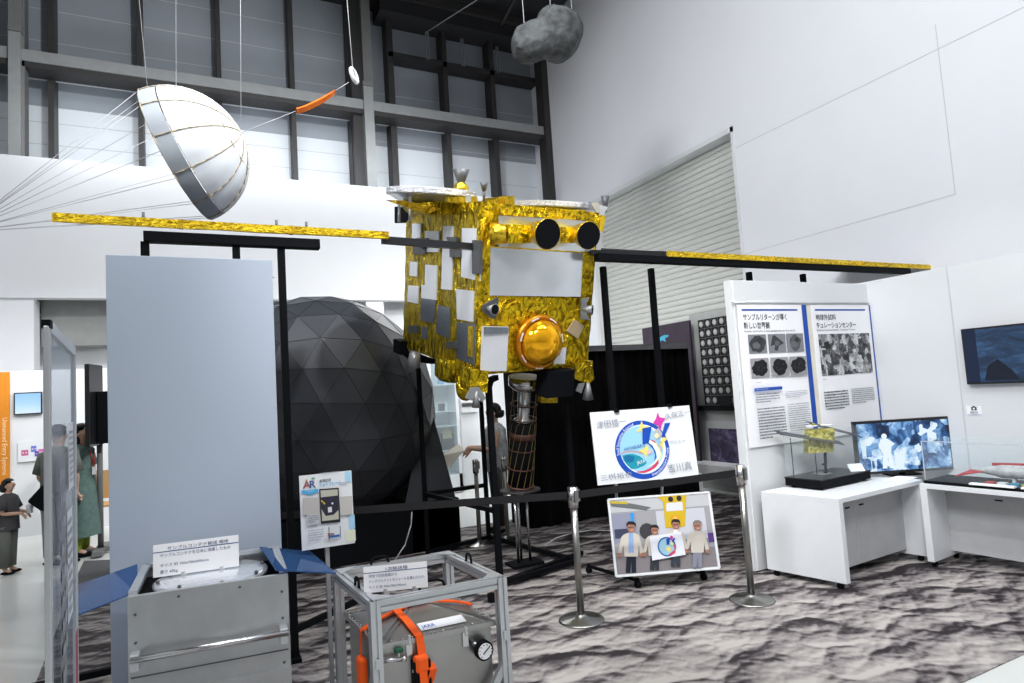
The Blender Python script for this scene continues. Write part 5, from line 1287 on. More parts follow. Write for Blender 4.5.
e.build('antenna_disc', 'white_paint', mm); MB().ball(LM(-5, -.02, -16), .012).build('dome', 'print_metal', mm)
for pts, nm in (([(-52, -9), (-41, -12), (-13, -2), (-12, 4), (-32, -1)], 'wing'), ([(-8, -15), (6, -18), (52, -4), (66, 0), (56, 3), (30, -3)], 'wing')):
    pass
def wingm(a0, a1, ya, yb):
    q = [LM(a0[0], ya-.05, a0[1]), LM(a1[0], yb-.05, a1[1]), LM(a1[0], yb+.05, a1[1]-3), LM(a0[0], ya+.05, a0[1]-3)]
    MB().prism(q, (0, 0, .004)).build('wing', 'solar_cell', mm)
wingm((-44, -9), (18, 5), -.06, -.07); wingm((-3, -15), (45, 1), .09, .06)
for px in (789, 812): 
    xx = px-820; MB().tube(LM(xx, -.05, (px == 789) and -4 or 12), V(LM(xx, -.05, 0).x, LM(xx, -.05, 0).y, zt3+ph_+.009), .004).build('support_rod', 'black', mm)
MB().lathe([(.07, 0), (.07, .006)], (pmc.x, pmc.y, zt3+ph_+.009), (0, 0, 1), 28).build('foot_disc', 'steel_grey', mm)
e = MB(); e.tube(LM(5, 0, 12), LM(4, 0, 30), .012, 12, .009); e.tube(LM(4, 0, 30), V(LM(4, 0, 0).x, LM(4, 0, 0).y, zt3+ph_+.012), .014); e.tube(LM(0, -.02, 24), LM(4, 0, 24), .008); e.build('sampler', 'black', mm)
o, ex, ey = board_from(LC(lb2*.80, .03, ph_+.012), (876, 470), (855, 458))
o = LC(lb2*.72, .05, ph_+.012)
cdk = empty('name_card', o, 'tiny white name card beside the miniature probe', 'card'); 
MB().prism([o, o+rt*.12, o+rt*.12+V(0, .03, .06), o+V(0, .03, .06)], fwd*.002).build('card', 'white_card', cdk)
# ---- papers on the desk
for (px, py, an, lab) in ((900, 479, .2, 'flat white leaflet on the left desk below the lit monitor'),):
    p = onz(px, py, zt3+.002); ww, dd_ = V(math.cos(an), math.sin(an), 0), V(-math.sin(an), math.cos(an), 0)
    tag(MB().prism([p-ww*.15-dd_*.08, p+ww*.15-dd_*.08, p+ww*.15+dd_*.08, p-ww*.15+dd_*.08], (0, 0, .002)).build('leaflet', 'white_card'), lab, 'leaflet')
# ---- rocket model case on desk two
L3 = lambda x, y, z: E0+w2*x+d2*y+V(0, 0, zt3-.004+z)
rc = empty('display_case', L3(.0, 0, 0), 'flat black base with low clear cover on the right desk', 'display case')
MB().hexa(slab((.02, .03, .001), (1.40, dd2-.05, .022), L3)).build('base', 'black', rc, bevel=.003)
ch2 = hgt(935, 440.5, L3(.06, .06, 0))-zt3
e = MB()
for p0_, p1_ in (((.03, .04, .023), (1.39, .044, ch2)), ((.03, dd2-.064, .023), (1.39, dd2-.06, ch2)), ((.03, .044, .023), (.034, dd2-.064, ch2)), ((.03, .04, ch2), (1.39, dd2-.06, ch2+.004))): e.hexa(slab(p0_, p1_, L3))
e.build('clear_cover', 'clear', rc)
e = MB(); e.bar(L3(.03, .04, ch2), L3(1.39, .04, ch2), .005, .005); e.bar(L3(.03, .04, .03), L3(.03, .04, ch2), .005, .005); e.build('cover_edge', 'radiator', rc)
zb3 = .03
rk = empty('rocket_model', L3(.4, .3, zb3), 'long grey-white rocket model with dark red fins in the right case', 'model')
yk = min(.28, dd2*.5)
pA, pB = L3(.42, yk, zb3+.075), L3(1.25, yk, zb3+.09)
ra = (pB-pA).normalized(); RL = (pB-pA).length
M['cloudy'] = mat('rocket_body', (.50, .52, .52), .5, var=.25, scale=25)
MB().lathe([(.008, -.14), (.02, -.08), (.034, 0), (.05, .06), (.05, RL-.2), (.06, RL)], pA, ra, 24).build('body', 'cloudy', rk)
e = MB(); e.bar(pA+V(0, 0, .05), pA+ra*.55+V(0, 0, .062), .02, .02); e.build('spine', 'red', rk)
for dz_, xo in ((.20, .40), (.17, .36)):
    q = pA+ra*(xo+.16)+V(0, 0, .05); MB().prism([q, q+ra*.09, q-ra*(.05)+V(0, 0, dz_), q-ra*.09+V(0, 0, dz_-.0)], d2*.008).build('fin', 'red', rk)
MB().prism([pA-ra*.14, pA-ra*.0, pA-ra*.22-V(0, 0, .045)-d2*.1], (0, 0, .006)).build('fin', 'red', rk)
for dx in (.35, .8): MB().hexa(slab((.2+dx-.01, yk-.02, .022), (.2+dx+.01, yk+.02, zb3+.05), L3)).build('cradle', 'white_paint', rk)
cols_ = [((.45, .04, .03), 'red'), ((.7, .7, .7), 'white'), ((.03, .25, .40), 'blue'), ((.5, .42, .05), 'yellow'), ((.45, .04, .03), 'dark red')]
for i, (c_, nm) in enumerate(cols_):
    x = .42+i*.075; kkm = mat('chip_'+nm.replace(' ', '_'), c_, .5)
    tag(MB().hexa(slab((x, yk-.16, .023), (x+.055, yk-.11, .045), L3)).build('toy_block', kkm), '%s toy block in the row before the rocket model' % nm, 'toy block', 'coloured blocks before the rocket')
for x, lab in ((.34, 'narrow white strip card before the coloured blocks, nearer the case corner'), (.66, 'narrow white strip card before the coloured blocks, nearer the right edge')):
    tag(MB().hexa(slab((x, yk-.22, .023), (x+.28, yk-.17, .035), L3)).build('caption_strip', 'white_card'), lab, 'caption')

# ================================================================== screens and pictures beyond the curtain
XB = 6.32
a0, a1 = onx(690, 318, XB), onx(742, 306, XB)
bw = MB(); bw.box((XB, 4.3, .02), (XB+.05, a0.y+.02, max(onx(699, 317, XB).z+.05, 2.2)))
M['partition_grey'] = mat('partition_grey', (.42, .43, .42), .6)
bwo = tag(bw.build('picture_wall', 'partition_grey'), 'grey white wall with asteroid picture grid behind the poster wall', 'display wall')
g0, g1, g2 = onx(698.5, 320.5, XB), onx(698.5, 320.5, XB), onx(707, 405, XB)
gh = g0.z-g2.z; gw = gh*.95
P = Print(); nC, nR = 8, 9
P.rect(0, 0, gw, gh, (.012, .012, .014))
for i in range(nC):
    for j in range(nR):
        cw, chh_ = gw/nC, gh/nR; x, y = cw*(i+.5), chh_*(j+.5)+.0
        if j == 0 and i > 1: continue
        P.rect(x-cw*.5, y-chh_*.5, x-cw*.47, y+chh_*.5, (.22, .22, .22)); P.rect(x-cw*.5, y-chh_*.5, x+cw*.5, y-chh_*.46, (.22, .22, .22))
        P.disc(x, y, cw*.30, (.34, .34, .34), ry=chh_*.34, n=8, rot=.0); P.disc(x-cw*.04, y+chh_*.04, cw*.2, (.55, .55, .54), ry=chh_*.24, n=8)
P.rect(gw*.55, gh*.02, gw*.8, gh*.08, (.3, .3, .3))
ag = empty('picture_grid', (XB, g0.y, g2.z), 'black picture sheet with rows of small pale asteroid views', 'poster')
MB().box((XB-.012, g0.y-gw, g2.z), (XB-.001, g0.y, g0.z)).build('sheet', 'black', ag); P.build('print', (XB-.012, g0.y, g2.z), (0, -1, 0), (0, 0, 1), ag)
c0_, c1_ = onx(709, 428, XB), onx(713, 475, XB)
hh_ = c0_.z-c1_.z
pp = empty('purple_picture', (XB, c0_.y, c1_.z), 'framed dark purple rock close-up low on the grey wall', 'picture')
MB().box((XB-.012, c0_.y-hh_*1.3, c1_.z), (XB-.001, c0_.y, c0_.z)).build('picture', 'purple_pic', pp)
e = MB(); f_ = .10
for q in ((c0_.y, c0_.y+f_, c1_.z-f_, c0_.z+f_), (c0_.y-hh_*1.3, c0_.y, c0_.z, c0_.z+f_), (c0_.y-hh_*1.3, c0_.y, c1_.z-f_, c1_.z)): e.box((XB-.02, q[0], q[2]), (XB-.001, q[1], q[3]))
e.build('frame', 'desk_inner', pp)
rl = onx(700, 408, XB-.02); tag(MB().box((XB-.05, 4.3, rl.z-.035), (XB-.012-.002, a0.y, rl.z+.035)).build('wall_rail', 'black'), 'black horizontal rail crossing the grey wall under the picture grid', 'rail')
sf = onz(735, 505, .5); tag(MB().box((XB-.35, 4.6, .30), (XB-.02, a0.y-.05, .42)).build('low_shelf', 'partition'), 'low white ledge at the foot of the grey picture wall', 'ledge')
# dark purple panel further back
XD = 6.2
b0, b1, b2 = onx(642, 329, XD), onx(688.5, 320, XD), onx(690, 400, XD)
dp = empty('dark_poster', (XD, b0.y, .6), 'tall dark purple poster panel rising behind the black curtain', 'poster')
MB().box((XD, b1.y, .3), (XD+.04, b0.y, (b0.z+b1.z)/2)).build('panel', 'purple_dark', dp) if 'purple_dark' in M else None
M['purple_dark'] = mat('purple_dark', (.045, .03, .05), .4, var=.2, scale=4)
MB().box((XD, b1.y, .3), (XD+.04, b0.y, (b0.z+b1.z)/2)).build('panel', 'purple_dark', dp)
P = Print()
q0 = onx(661, 342, XD)
def KD(px, py): q = onx(px, py, XD); return (b0.y-q.y, q.z-.3)
P.poly([KD(*q) for q in ((659, 338), (664, 335), (669, 335), (668, 337), (665, 338), (666, 342), (662, 340), (660, 342))], (.08, .42, .60))
for k in range(7): P.disc(*KD(684+k % 3, 375+k*5), .05, ((.10, .12, .35), (.25, .2, .35), (.05, .1, .4))[k % 3], n=7, wob=.6, seed=k)
P.build('print', (XD, b0.y, .3), (0, -1, 0), (0, 0, 1), dp)
# black curtain on a frame
YC = 6.35
cxa, cxb = ony(530, 500, YC).x, ony(690, 400, YC).x
zc0 = ony(600, 352, YC).z; zc1 = ony(680, 345, YC).z
zcur = (zc0+zc1)/2
bc = empty('black_curtain', (cxa, YC, 0), 'tall black curtain screen behind the probe and the logo board', 'curtain')
e = MB(); n_ = 90; vs = []; fs = []
for i in range(n_+1):
    x = cxa+(cxb-cxa)*i/n_; y = YC+.03*math.sin(i*1.3)+.02*math.sin(i*.47)
    vs += [(x, y, .01), (x, y, zcur)]
    if i: fs.append((2*i-2, 2*i, 2*i+1, 2*i-1))
e.add(vs, fs, True); e.build('cloth', 'black_cloth', bc)
e = MB(); e.box((cxa, YC+.08, .0), (cxb, YC+.5, zcur-.02)); e.build('backing', 'black_cloth', bc)
e = MB(); e.box((cxa, YC-.06, zcur-.02), (cxb, YC+.55, zcur+.05)); e.build('top_film', mat('plastic_film', (.16, .16, .17), .25, spec=.9, bump=.8, scale=4), bc, sub=1, crinkle=.02)
lowc = ony(540, 500, 6.0)

# ================================================================== glass cabinet and things at the back left of the probe
YV = 9.4
a, b = ony(428, 378, YV), ony(463, 482, YV)
gc = empty('glass_cabinet', (a.x, YV, 0), 'white glass-fronted cabinet with shelves seen between ball and probe', 'cabinet')
ztop = 2.5
MB().box((a.x, YV+.38, .02), (b.x, YV+.40, ztop)).build('back_panel', 'partition', gc)
for x in (a.x, b.x-.05): MB().box((x, YV, .02), (x+.05, YV+.40, ztop)).build('side_post', 'white_paint', gc)
shz = [ony(440, y, YV).z for y in (498, 452, 427, 412, 385)]
for z in shz[1:]: MB().box((a.x+.05, YV+.02, z-.01), (b.x-.05, YV+.38, z+.01)).build('glass_shelf', 'radiator', gc)
MB().box((a.x, YV, .02), (b.x, YV+.4, .30)).build('base', 'white_paint', gc); MB().box((a.x, YV, ztop), (b.x, YV+.4, ztop+.08)).build('top', 'white_paint', gc)
MB().box((a.x+.05, YV, .30), (b.x-.05, YV+.006, ztop)).build('door', 'cab_glass', gc)
def cab_item(nm, px0, py0, px1, py1, m, label, cat, extra=None):
    p, q = ony(px0, py0, YV+.15), ony(px1, py1, YV+.15); zs2 = min(shz[1:], key=lambda v: abs(v-q.z))
    dz = zs2+.011-q.z
    o = MB().box((p.x, YV+.12, q.z+dz), (q.x, YV+.2, p.z+dz)).build(nm, m, bevel=.004); tag(o, label, cat); return o
cab_item('blue_bottle', 438.5, 378, 444, 391, mat('bottle_blue', (.12, .3, .5), .2), 'blue bottle on the top glass shelf of the cabinet', 'bottle')
cab_item('photo_card', 439, 402, 444.5, 409, 'black', 'small black framed card on the second cabinet shelf', 'card')
fo = cab_item('framed_certificate', 441, 427, 453.5, 442, 'steel_dark', 'dark framed yellow certificate on the cabinet shelf', 'frame')
p, q = ony(442.5, 429, YV+.11), ony(452, 440, YV+.11); MB().box((p.x, YV+.11, q.z+.03), (q.x, YV+.118, p.z+.0)).build('certificate', mat('certificate', (.50, .42, .22), .6), fo)
cab_item('framed_plaque', 446, 446, 452, 458, 'steel_dark', 'small dark plaque leaning on the lowest cabinet shelf', 'plaque')
a, b = ony(460, 400, 9.9), ony(489, 500, 9.9)
cu = empty('white_cupboard', (a.x, 9.9, 0), 'tall white cupboard next to the glass cabinet', 'cupboard')
MB().box((a.x, 9.9, .02), (b.x, 10.3, ony(470, 398, 9.9).z)).build('body', 'white_paint', cu, bevel=.004)
MB().box((ony(461, 400, 9.86).x, 9.86, ony(461, 413, 9.86).z), (ony(476, 400, 9.86).x, 9.9, ony(461, 402, 9.86).z)).build('control_box', 'partition', cu)
MB().box((ony(462, 400, 9.84).x, 9.85, ony(461, 407, 9.84).z), (ony(472, 400, 9.84).x, 9.86, ony(461, 403.5, 9.84).z)).build('control_display', 'bracket', cu)

# ================================================================== hanging things
def wire(a, b, label, r=.005, nm='hanging_wire'): 
    o = MB().tube(a, b, r, 6).build(nm, 'cord'); tag(o, label, 'wire'); return o
# parachute
YPc = 5.2
r0, r1 = ony(148, 94, YPc), ony(208, 218, YPc)
pcn = (r0+r1)/2; RR = (r1-r0).length/2
axis = ony(242, 147, YPc)-pcn; axis = (axis-(r1-r0).normalized()*axis.dot((r1-r0).normalized())).normalized()
axis = (axis+V(0, -.30, 0)).normalized()
up_ = ((r0-pcn)-axis*(r0-pcn).dot(axis)).normalized(); sd = axis.cross(up_)
pc_o = empty('parachute', pcn, 'white and grey hemispherical parachute hanging above the left wing', 'parachute')
NG, NB = 12, 9
def pcpt(k, t, rr=1.0):
    a_ = 2*math.pi*k/NG; f = 1.06*math.pi/2*t
    return pcn+(up_*math.cos(a_)+sd*math.sin(a_))*RR*math.cos(f)*rr+axis*RR*.98*math.sin(f)*rr
def band(t0, t1, nm, m, gores=None):
    e = MB()
    for g in range(NG):
        if gores and g not in gores: continue
        vs = []; fs = []; n1 = 4; n2 = max(2, int((t1-t0)*12))
        for i in range(n1+1):
            for j in range(n2+1):
                kk2 = i/n1; bulge = 1-.03*(1-4*(kk2-.5)**2)
                vs.append(pcpt(g+kk2, t0+(t1-t0)*j/n2, 1+.02*(1-4*(kk2-.5)**2)))
        for i in range(n1):
            for j in range(n2): fs.append((i*(n2+1)+j, i*(n2+1)+j+1, (i+1)*(n2+1)+j+1, (i+1)*(n2+1)+j))
        e.add(vs, fs, True)
    return e.build(nm, m, pc_o)
band(0, .14, 'rim_band', 'chute_grey'); band(.15, .93, 'canopy', 'chute')
e = MB()
for g in range(NG): e.path([pcpt(g, t, 1.012) for t in [i/10*.93 for i in range(11)]], .004, 5)
e.build('meridian_tapes', 'seamtape', pc_o)
e = MB()
for t in (0, .15, .62): e.path([pcpt(g*.5, t, 1.012) for g in range(2*NG+1)], .005 if t == 0 else .003, 5)
e.build('hoop_tapes', 'seamtape', pc_o)
conv = ony(-40, 232, YPc-.2)
e = MB()
for g in range(NG): e.tube(pcpt(g, 0), conv, .0022, 4)
e.build('suspension_lines', 'cord', pc_o)
top = pcpt(1, .3); wire(top, V(top.x+.1, top.y+.2, 10.2), 'thin wire holding up the parachute canopy', .003)
top = pcpt(0, .0); wire(top+V(0, 0, .0), V(top.x-.4, top.y, 10.2), 'thin wire running up from the top rim of the parachute', .003)
wire(ony(241, 121, 5.6), ony(244, -5, 5.6)+V(0, 0, 1.2), 'long bare wire hanging right of the parachute', .003)
# orange film streamer
YO = 6.0
e = MB(); pts = [ony(x, y, YO) for x, y in ((296, 108), (304, 105.5), (313, 101.5), (322, 97), (330, 92.5), (334.5, 90.5))]; wd = [ony(x, y, YO) for x, y in ((298, 114), (306, 111.5), (316, 107), (325, 102), (332, 97), (336, 92.5))]
vs = []; fs = []
for i, (p, q) in enumerate(zip(pts, wd)):
    vs += [p, q, (p+q)/2+V(.0, -.05, 0)]
    if i: k = 3*i; fs += [(k-3, k, k+2, k-1), (k-1, k+2, k+1, k-2)]
e.add(vs, fs); st_ = e.build('film', 'orange_foil', None)
tag(st_, 'crumpled orange film strip hanging in front of the girder', 'film strip'); st_.name = 'orange_film'
sm_ = st_.modifiers.new('thick', 'SOLIDIFY'); sm_.thickness = .03
wire(ony(335, 91, YO), ony(349, 82, YO), 'short thread between the orange film and the white ring', .003); wire(ony(296, 111, YO), ony(243, 132, 5.9), 'thread from the orange film to the left', .003)
# white ring
pr_ = ony(354, 75.5, YO); 
rg = MB().torus(pr_, (.75, -.55, .18), .066, .022, 28, 8).build('white_ring', 'white_paint'); tag(rg, 'small white ring hanging on a wire before the upper windows', 'ring')
wire(pr_+V(-.01, 0, .07), ony(343, -4, YO)+V(0, 0, 1.0), 'wire from which the small white ring hangs', .004)
wire(ony(425, 33, 12.5), ony(480, -2, 11.0), 'taut rope slanting up in front of the dark roof edge', .010, 'slanting_rope')
# asteroid model
pa, pb2 = ony(532, 42, 6.5), ony(561, 31, 6.5)
km = (pb2-pa).length/31
bm = bmesh.new()
mb = MB()
for nseg in (1,):
    cxm = (pa+pb2)/2; ax_ = (pb2-pa).normalized(); uu = V(0, 0, 1); uu = (uu-ax_*uu.dot(ax_)).normalized(); ww_ = ax_.cross(uu); n1, n2 = 40, 28; vs = []; fs = []
    for j in range(n2+1):
        t = j/n2; xx = -35+67*(1-math.cos(math.pi*t))/2
        if xx < -12: rb_ = 15.5*math.sqrt(max(0, 1-((xx+12)/23)**2)); rt2 = rb_
        elif xx < 8: q_ = (xx+12)/20; q_ = q_*q_*(3-2*q_); rb_ = 15.5+6.5*q_; rt2 = 15.5+5*q_-4*math.sin(math.pi*q_)
        else: rb_ = 22*math.sqrt(max(0, 1-((xx-8)/24)**2)); rt2 = rb_*.94
        for i in range(n1):
            a_ = 2*math.pi*i/n1; c_a = math.cos(a_); rr = rb_+(rt2-rb_)*(c_a+1)/2
            p = cxm+ax_*xx*km+(uu*c_a+ww_*math.sin(a_))*rr*km
            p += noise.noise_vector(p*3.5)*.035+noise.noise_vector(p*14)*.012; vs.append(p)
    for j in range(n2):
        for i in range(n1): fs.append((j*n1+i, j*n1+(i+1) % n1, (j+1)*n1+(i+1) % n1, (j+1)*n1+i))
    mb.add(vs, fs, True)
ast = mb.build('hanging_rock_model', 'rock'); tag(ast, 'grey peanut-shaped asteroid model hanging under the dark roof', 'rock model')
for (x, y, lab) in ((525, 34, 'cord holding the small end of the hanging rock model'), (551, 14, 'cord near the waist of the hanging rock model'), (572, 12, 'cord holding the large end of the hanging rock model')):
    p = ony(x, y, 6.5); wire(p-V(0, 0, .05), V(p.x-.05, p.y, 10.2), lab, .006)

# ================================================================== people
def figure(name, base, ang, s, pts, edges, m, extra, label):
    root = empty(name, base, label, 'person'); 
    R3 = Matrix.Rotation(ang, 3, 'Z')
    me = bpy.data.meshes.new(name+'_body'); me.from_pydata([tuple(R3 @ (Vector(p[:3])*s)) for p in pts], edges, []); ob = bpy.data.objects.new('tmp', me); col.objects.link(ob)
    sk = ob.modifiers.new('skin', 'SKIN'); sk.use_smooth_shade = True
    for v_, p in zip(me.skin_vertices[0].data, pts): v_.radius = (p[3]*s, (p[4] if len(p) > 4 else p[3])*s)
    me.skin_vertices[0].data[0].use_root = True
    ob.modifiers.new('sub', 'SUBSURF').levels = 2; ob.modifiers['sub'].render_levels = 2
    dg = bpy.context.evaluated_depsgraph_get(); m2 = bpy.data.meshes.new_from_object(ob.evaluated_get(dg)); bpy.data.objects.remove(ob)
    for p in m2.polygons: p.use_smooth = True
    m2.materials.clear(); m2.materials.append(M[m]); o = bpy.data.objects.new('body', m2); col.objects.link(o); o.parent = root; MW[o.name] = MW[root.name]
    extra(root, lambda x, y, z: R3 @ (V(x, y, z)*s)); return root
# facing +X. x forward, y left
def body(hand_l=(.16, .10, .86), hand_r=(.14, -.12, .86), elbow_l=(-.01, .21, 1.05), elbow_r=(-.01, -.21, 1.05)):
    p = [(0, 0, .92, .135, .12), (0, 0, 1.08, .115, .10), (.0, 0, 1.26, .14, .105), (-.005, 0, 1.38, .07, .055), (.01, 0, 1.45, .050), (.035, 0, 1.535, .094, .086), (.025, 0, 1.615, .088, .084),
         (0, .16, 1.33, .05), (elbow_l[0], elbow_l[1], elbow_l[2], .038), (hand_l[0], hand_l[1], hand_l[2], .028),
         (0, -.16, 1.33, .05), (elbow_r[0], elbow_r[1], elbow_r[2], .038), (hand_r[0], hand_r[1], hand_r[2], .028),
         (0, .09, .82, .085), (.01, .09, .48, .055), (-.01, .09, .09, .038), (.11, .09, .04, .035),
         (0, -.09, .82, .085), (.01, -.09, .48, .055), (-.01, -.09, .09, .038), (.11, -.09, .04, .035), (.108, 0, 1.53, .014)]
    for (hx, hy, hz) in (hand_l, hand_r):
        p.append((hx+.03, hy, hz-.06, .026, .014))
    e = [(0, 1), (1, 2), (2, 3), (3, 4), (4, 5), (5, 6), (2, 7), (7, 8), (8, 9), (2, 10), (10, 11), (11, 12), (0, 13), (13, 14), (14, 15), (15, 16), (0, 17), (17, 18), (18, 19), (19, 20), (5, 21), (9, 22), (12, 23)]
    for hi in (22, 23):
        hx, hy, hz = p[hi][:3]
        for k in range(4):
            p.append((hx+.045-abs(k-1.2)*.006, hy+(k-1.5)*.016, hz-.055+abs(k-1.2)*.01, .0075)); e.append((hi, len(p)-1))
        p.append((hx+.05, hy+(.02 if hy < 0 else -.02), hz-.0, .008)); e.append((hi, len(p)-1))
    return p, e
def face(root, L, hair_long=.0, back=-.03):
    k_s = L(0, 0, 1).z
    e = MB()
    for sy in (-.028, .028): e.ball(L(.100, sy, 1.565), .010*k_s, 8, 6)
    e.build('eyes', 'hair', root, local=True); MB().ball(L(.103, 0, 1.492), .014*k_s, 10, 6, (.5, 1.2, .45)).build('mouth', 'red', root, local=True)
    MB().ball(L(.02, .088, 1.54), .020*k_s, 8, 6, (.9, .4, 1.3)).ball(L(.02, -.088, 1.54), .020*k_s, 8, 6, (.9, .4, 1.3)).build('ears', 'skin', root, local=True)
    h = MB(); n, m_ = 24, 14; vs = []; fs = []
    for j in range(m_+1):
        for i in range(n):
            t = (math.pi*.60)*j/m_; k = 2*math.pi*i/n; x, y, z = math.sin(t)*math.cos(k), math.sin(t)*math.sin(k), math.cos(t)
            front = max(0, x); cut = 1-.0
            cl_ = x > .05 and z < .38; zz_ = z if not cl_ else .38; sh_r = .45 if cl_ else 1.0
            vs.append(L(.015+back*.4+x*.104*sh_r, y*.096*sh_r, 1.59+zz_*.100))
    for j in range(m_):
        for i in range(n): fs.append((j*n+i, (j+1)*n+i, (j+1)*n+(i+1) % n, j*n+(i+1) % n))
    h.add(vs, fs, True)
    if hair_long: h.lathe([(r_*k_s, h_*k_s) for r_, h_ in ((.085, 0), (.092, -hair_long*.4), (.08, -hair_long*.8), (.05, -hair_long))], L(-.05, 0, 1.58), (0, 0, 1), 18)
    h.build('hair', 'hair', root, local=True)
Wp_ = onz(82, 556)
def wex(root, L):
    face(root, L, .30)
    R_ = [(.17, 1.40), (.19, 1.36), (.185, 1.2), (.16, 1.05), (.19, .85), (.22, .5), (.235, .30)]
    e = MB(); n = 28; vs = []; fs = []
    pr2 = [(.06, .05, 1.425), (.10, .15, 1.395), (.135, .195, 1.34), (.14, .17, 1.22), (.125, .15, 1.06), (.16, .18, .85), (.19, .22, .5), (.205, .24, .26)]
    for (rx, ry, z) in pr2:
        for i in range(n): k = 2*math.pi*i/n; w_ = 1+.05*math.sin(k*5)*(1.4-z); vs.append(L(rx*math.cos(k)*w_, ry*math.sin(k)*w_, z))
    for j in range(len(pr2)-1):
        for i in range(n): fs.append((j*n+i, j*n+(i+1) % n, (j+1)*n+(i+1) % n, (j+1)*n+i))
    e.add(vs, fs, True)
    for sy in (1, -1): e.tube(L(0, sy*.14, 1.35), L(.0, sy*.215, 1.14), .062, 14, .075)
    e.build('dress', 'dress', root, local=True)
    e = MB()
    for sy in (1, -1): e.path([L(.03, sy*.06, 1.43), L(.13, sy*.05, 1.33), L(.155, sy*.0, 1.12)], .008, 6)
    e.build('lanyard', 'red', root, local=True); MB().box(L(.15, -.035, 1.02), L(.165, .035, 1.12)).build('badge', 'white_paint', root, local=True)
    for sy in (.09, -.09): MB().tube(L(-.005, sy, .30), L(-.01, sy, .07), .05, 12, .045).build('sock', 'lime', root, local=True); MB().ball(L(.05, sy, .035), .08, 14, 8, (1.4, .55, .42)).build('shoe', 'black', root, local=True)
p, e = body(hand_l=(.10, .17, .86), elbow_l=(.02, .23, 1.08), hand_r=(.06, -.23, .84), elbow_r=(-.01, -.24, 1.08))
ws = hgt(80, 423, Wp_)/1.69
figure('person', (Wp_.x, Wp_.y, 0), -.35, ws, p, e, 'skin', wex, 'woman with long dark hair in a green dress with red lanyard, looking right')
# child at the left edge
Cp = onz(8, 574)
def cex(root, L):
    ks = L(0, 0, 1).z
    face(root, L, .14)
    e = MB(); n = 24; vs = []; fs = []
    pr2 = [(.06, .05, 1.42), (.10, .14, 1.39), (.145, .20, 1.33), (.15, .18, 1.15), (.16, .19, .88), (.165, .20, .78)]
    for (rx, ry, z) in pr2:
        for i in range(n): k = 2*math.pi*i/n; vs.append(L(rx*math.cos(k), ry*math.sin(k), z))
    for j in range(len(pr2)-1):
        for i in range(n): fs.append((j*n+i, j*n+(i+1) % n, (j+1)*n+(i+1) % n, (j+1)*n+i))
    e.add(vs, fs, True)
    for sy in (1, -1): e.tube(L(0, sy*.15, 1.34), L(.03, sy*.22, 1.14), .07*ks, 14, .085*ks)
    e.build('shirt', 'tee', root, local=True)
    e = MB()
    for sy in (.09, -.09): e.lathe([(.11*ks, 0), (.09*ks, .35*ks), (.075*ks, .72*ks)], L(0, sy, .85), L(.0, 0, -1)-L(0, 0, 0), 14)
    e.build('trousers', 'pants', root, local=True)
    for sy in (.09, -.09): MB().ball(L(.05, sy, .035), .08*ks, 14, 8, (1.4, .55, .42)).build('shoe', 'black', root, local=True)
p, e = body(hand_l=(.27, .06, 1.06), hand_r=(.27, -.08, 1.06), elbow_l=(.03, .22, 1.08), elbow_r=(.03, -.22, 1.08))
cs2 = hgt(8, 478, Cp)/1.69
figure('person', (Cp.x, Cp.y, 0), -.3, cs2, p, e, 'skin', cex, 'dark-haired child in a dark grey t-shirt holding a white cup')
pcu = Vector((Cp.x, Cp.y, 0))+Matrix.Rotation(-.3, 3, 'Z') @ (V(.36, -.01, 1.04)*cs2)
cup_ = MB().lathe([(.026, 0), (.034, .09), (.031, .09), (.023, .006)], pcu, (0, 0, 1), 18).build('paper_cup', 'white_paint'); tag(cup_, 'white cup held by the child at the left edge', 'cup')
# visitor mostly behind the notice panel, with a dark bag
Vp = onz(59, 566)
def vex(root, L):
    ks = L(0, 0, 1).z
    face(root, L, .0)
    e = MB(); n = 24; vs = []; fs = []
    pr2 = [(.06, .05, 1.42), (.10, .14, 1.39), (.145, .20, 1.33), (.15, .18, 1.15), (.16, .19, .88)]
    for (rx, ry, z) in pr2:
        for i in range(n): k = 2*math.pi*i/n; vs.append(L(rx*math.cos(k), ry*math.sin(k), z))
    for j in range(len(pr2)-1):
        for i in range(n): fs.append((j*n+i, j*n+(i+1) % n, (j+1)*n+(i+1) % n, (j+1)*n+i))
    e.add(vs, fs, True)
    for sy in (1, -1): e.tube(L(0, sy*.15, 1.34), L(.0, sy*.22, 1.10), .07*ks, 14, .07*ks)
    e.build('shirt', 'pants', root, local=True)
    e = MB()
    for sy in (.09, -.09): e.lathe([(.115*ks, 0), (.09*ks, .35*ks), (.075*ks, .78*ks)], L(0, sy, .9), L(.0, 0, -1)-L(0, 0, 0), 14)
    e.build('trousers', 'steel_light', root, local=True)
    for sy in (.09, -.09): MB().ball(L(.05, sy, .035), .08*ks, 14, 8, (1.4, .55, .42)).build('shoe', 'black', root, local=True)
p, e = body()
figure('person', (Vp.x, Vp.y, 0), 1.2, .90, p, e, 'skin', vex, 'visitor in grey clothes half seen through the see-through notice panel')
a, b = ony(27, 502, Vp.y-.25), ony(47, 515, Vp.y-.25)
bg = MB(); q = [ony(x, y, Vp.y-.25) for x, y in ((26.5, 502), (42, 485), (48, 487), (49, 512), (40, 511))]; bg.prism(q, (0, .12, 0))
tag(bg.build('shoulder_bag', 'black', bevel=.02), 'black pointed shoulder bag sticking out left of the notice panel', 'bag')
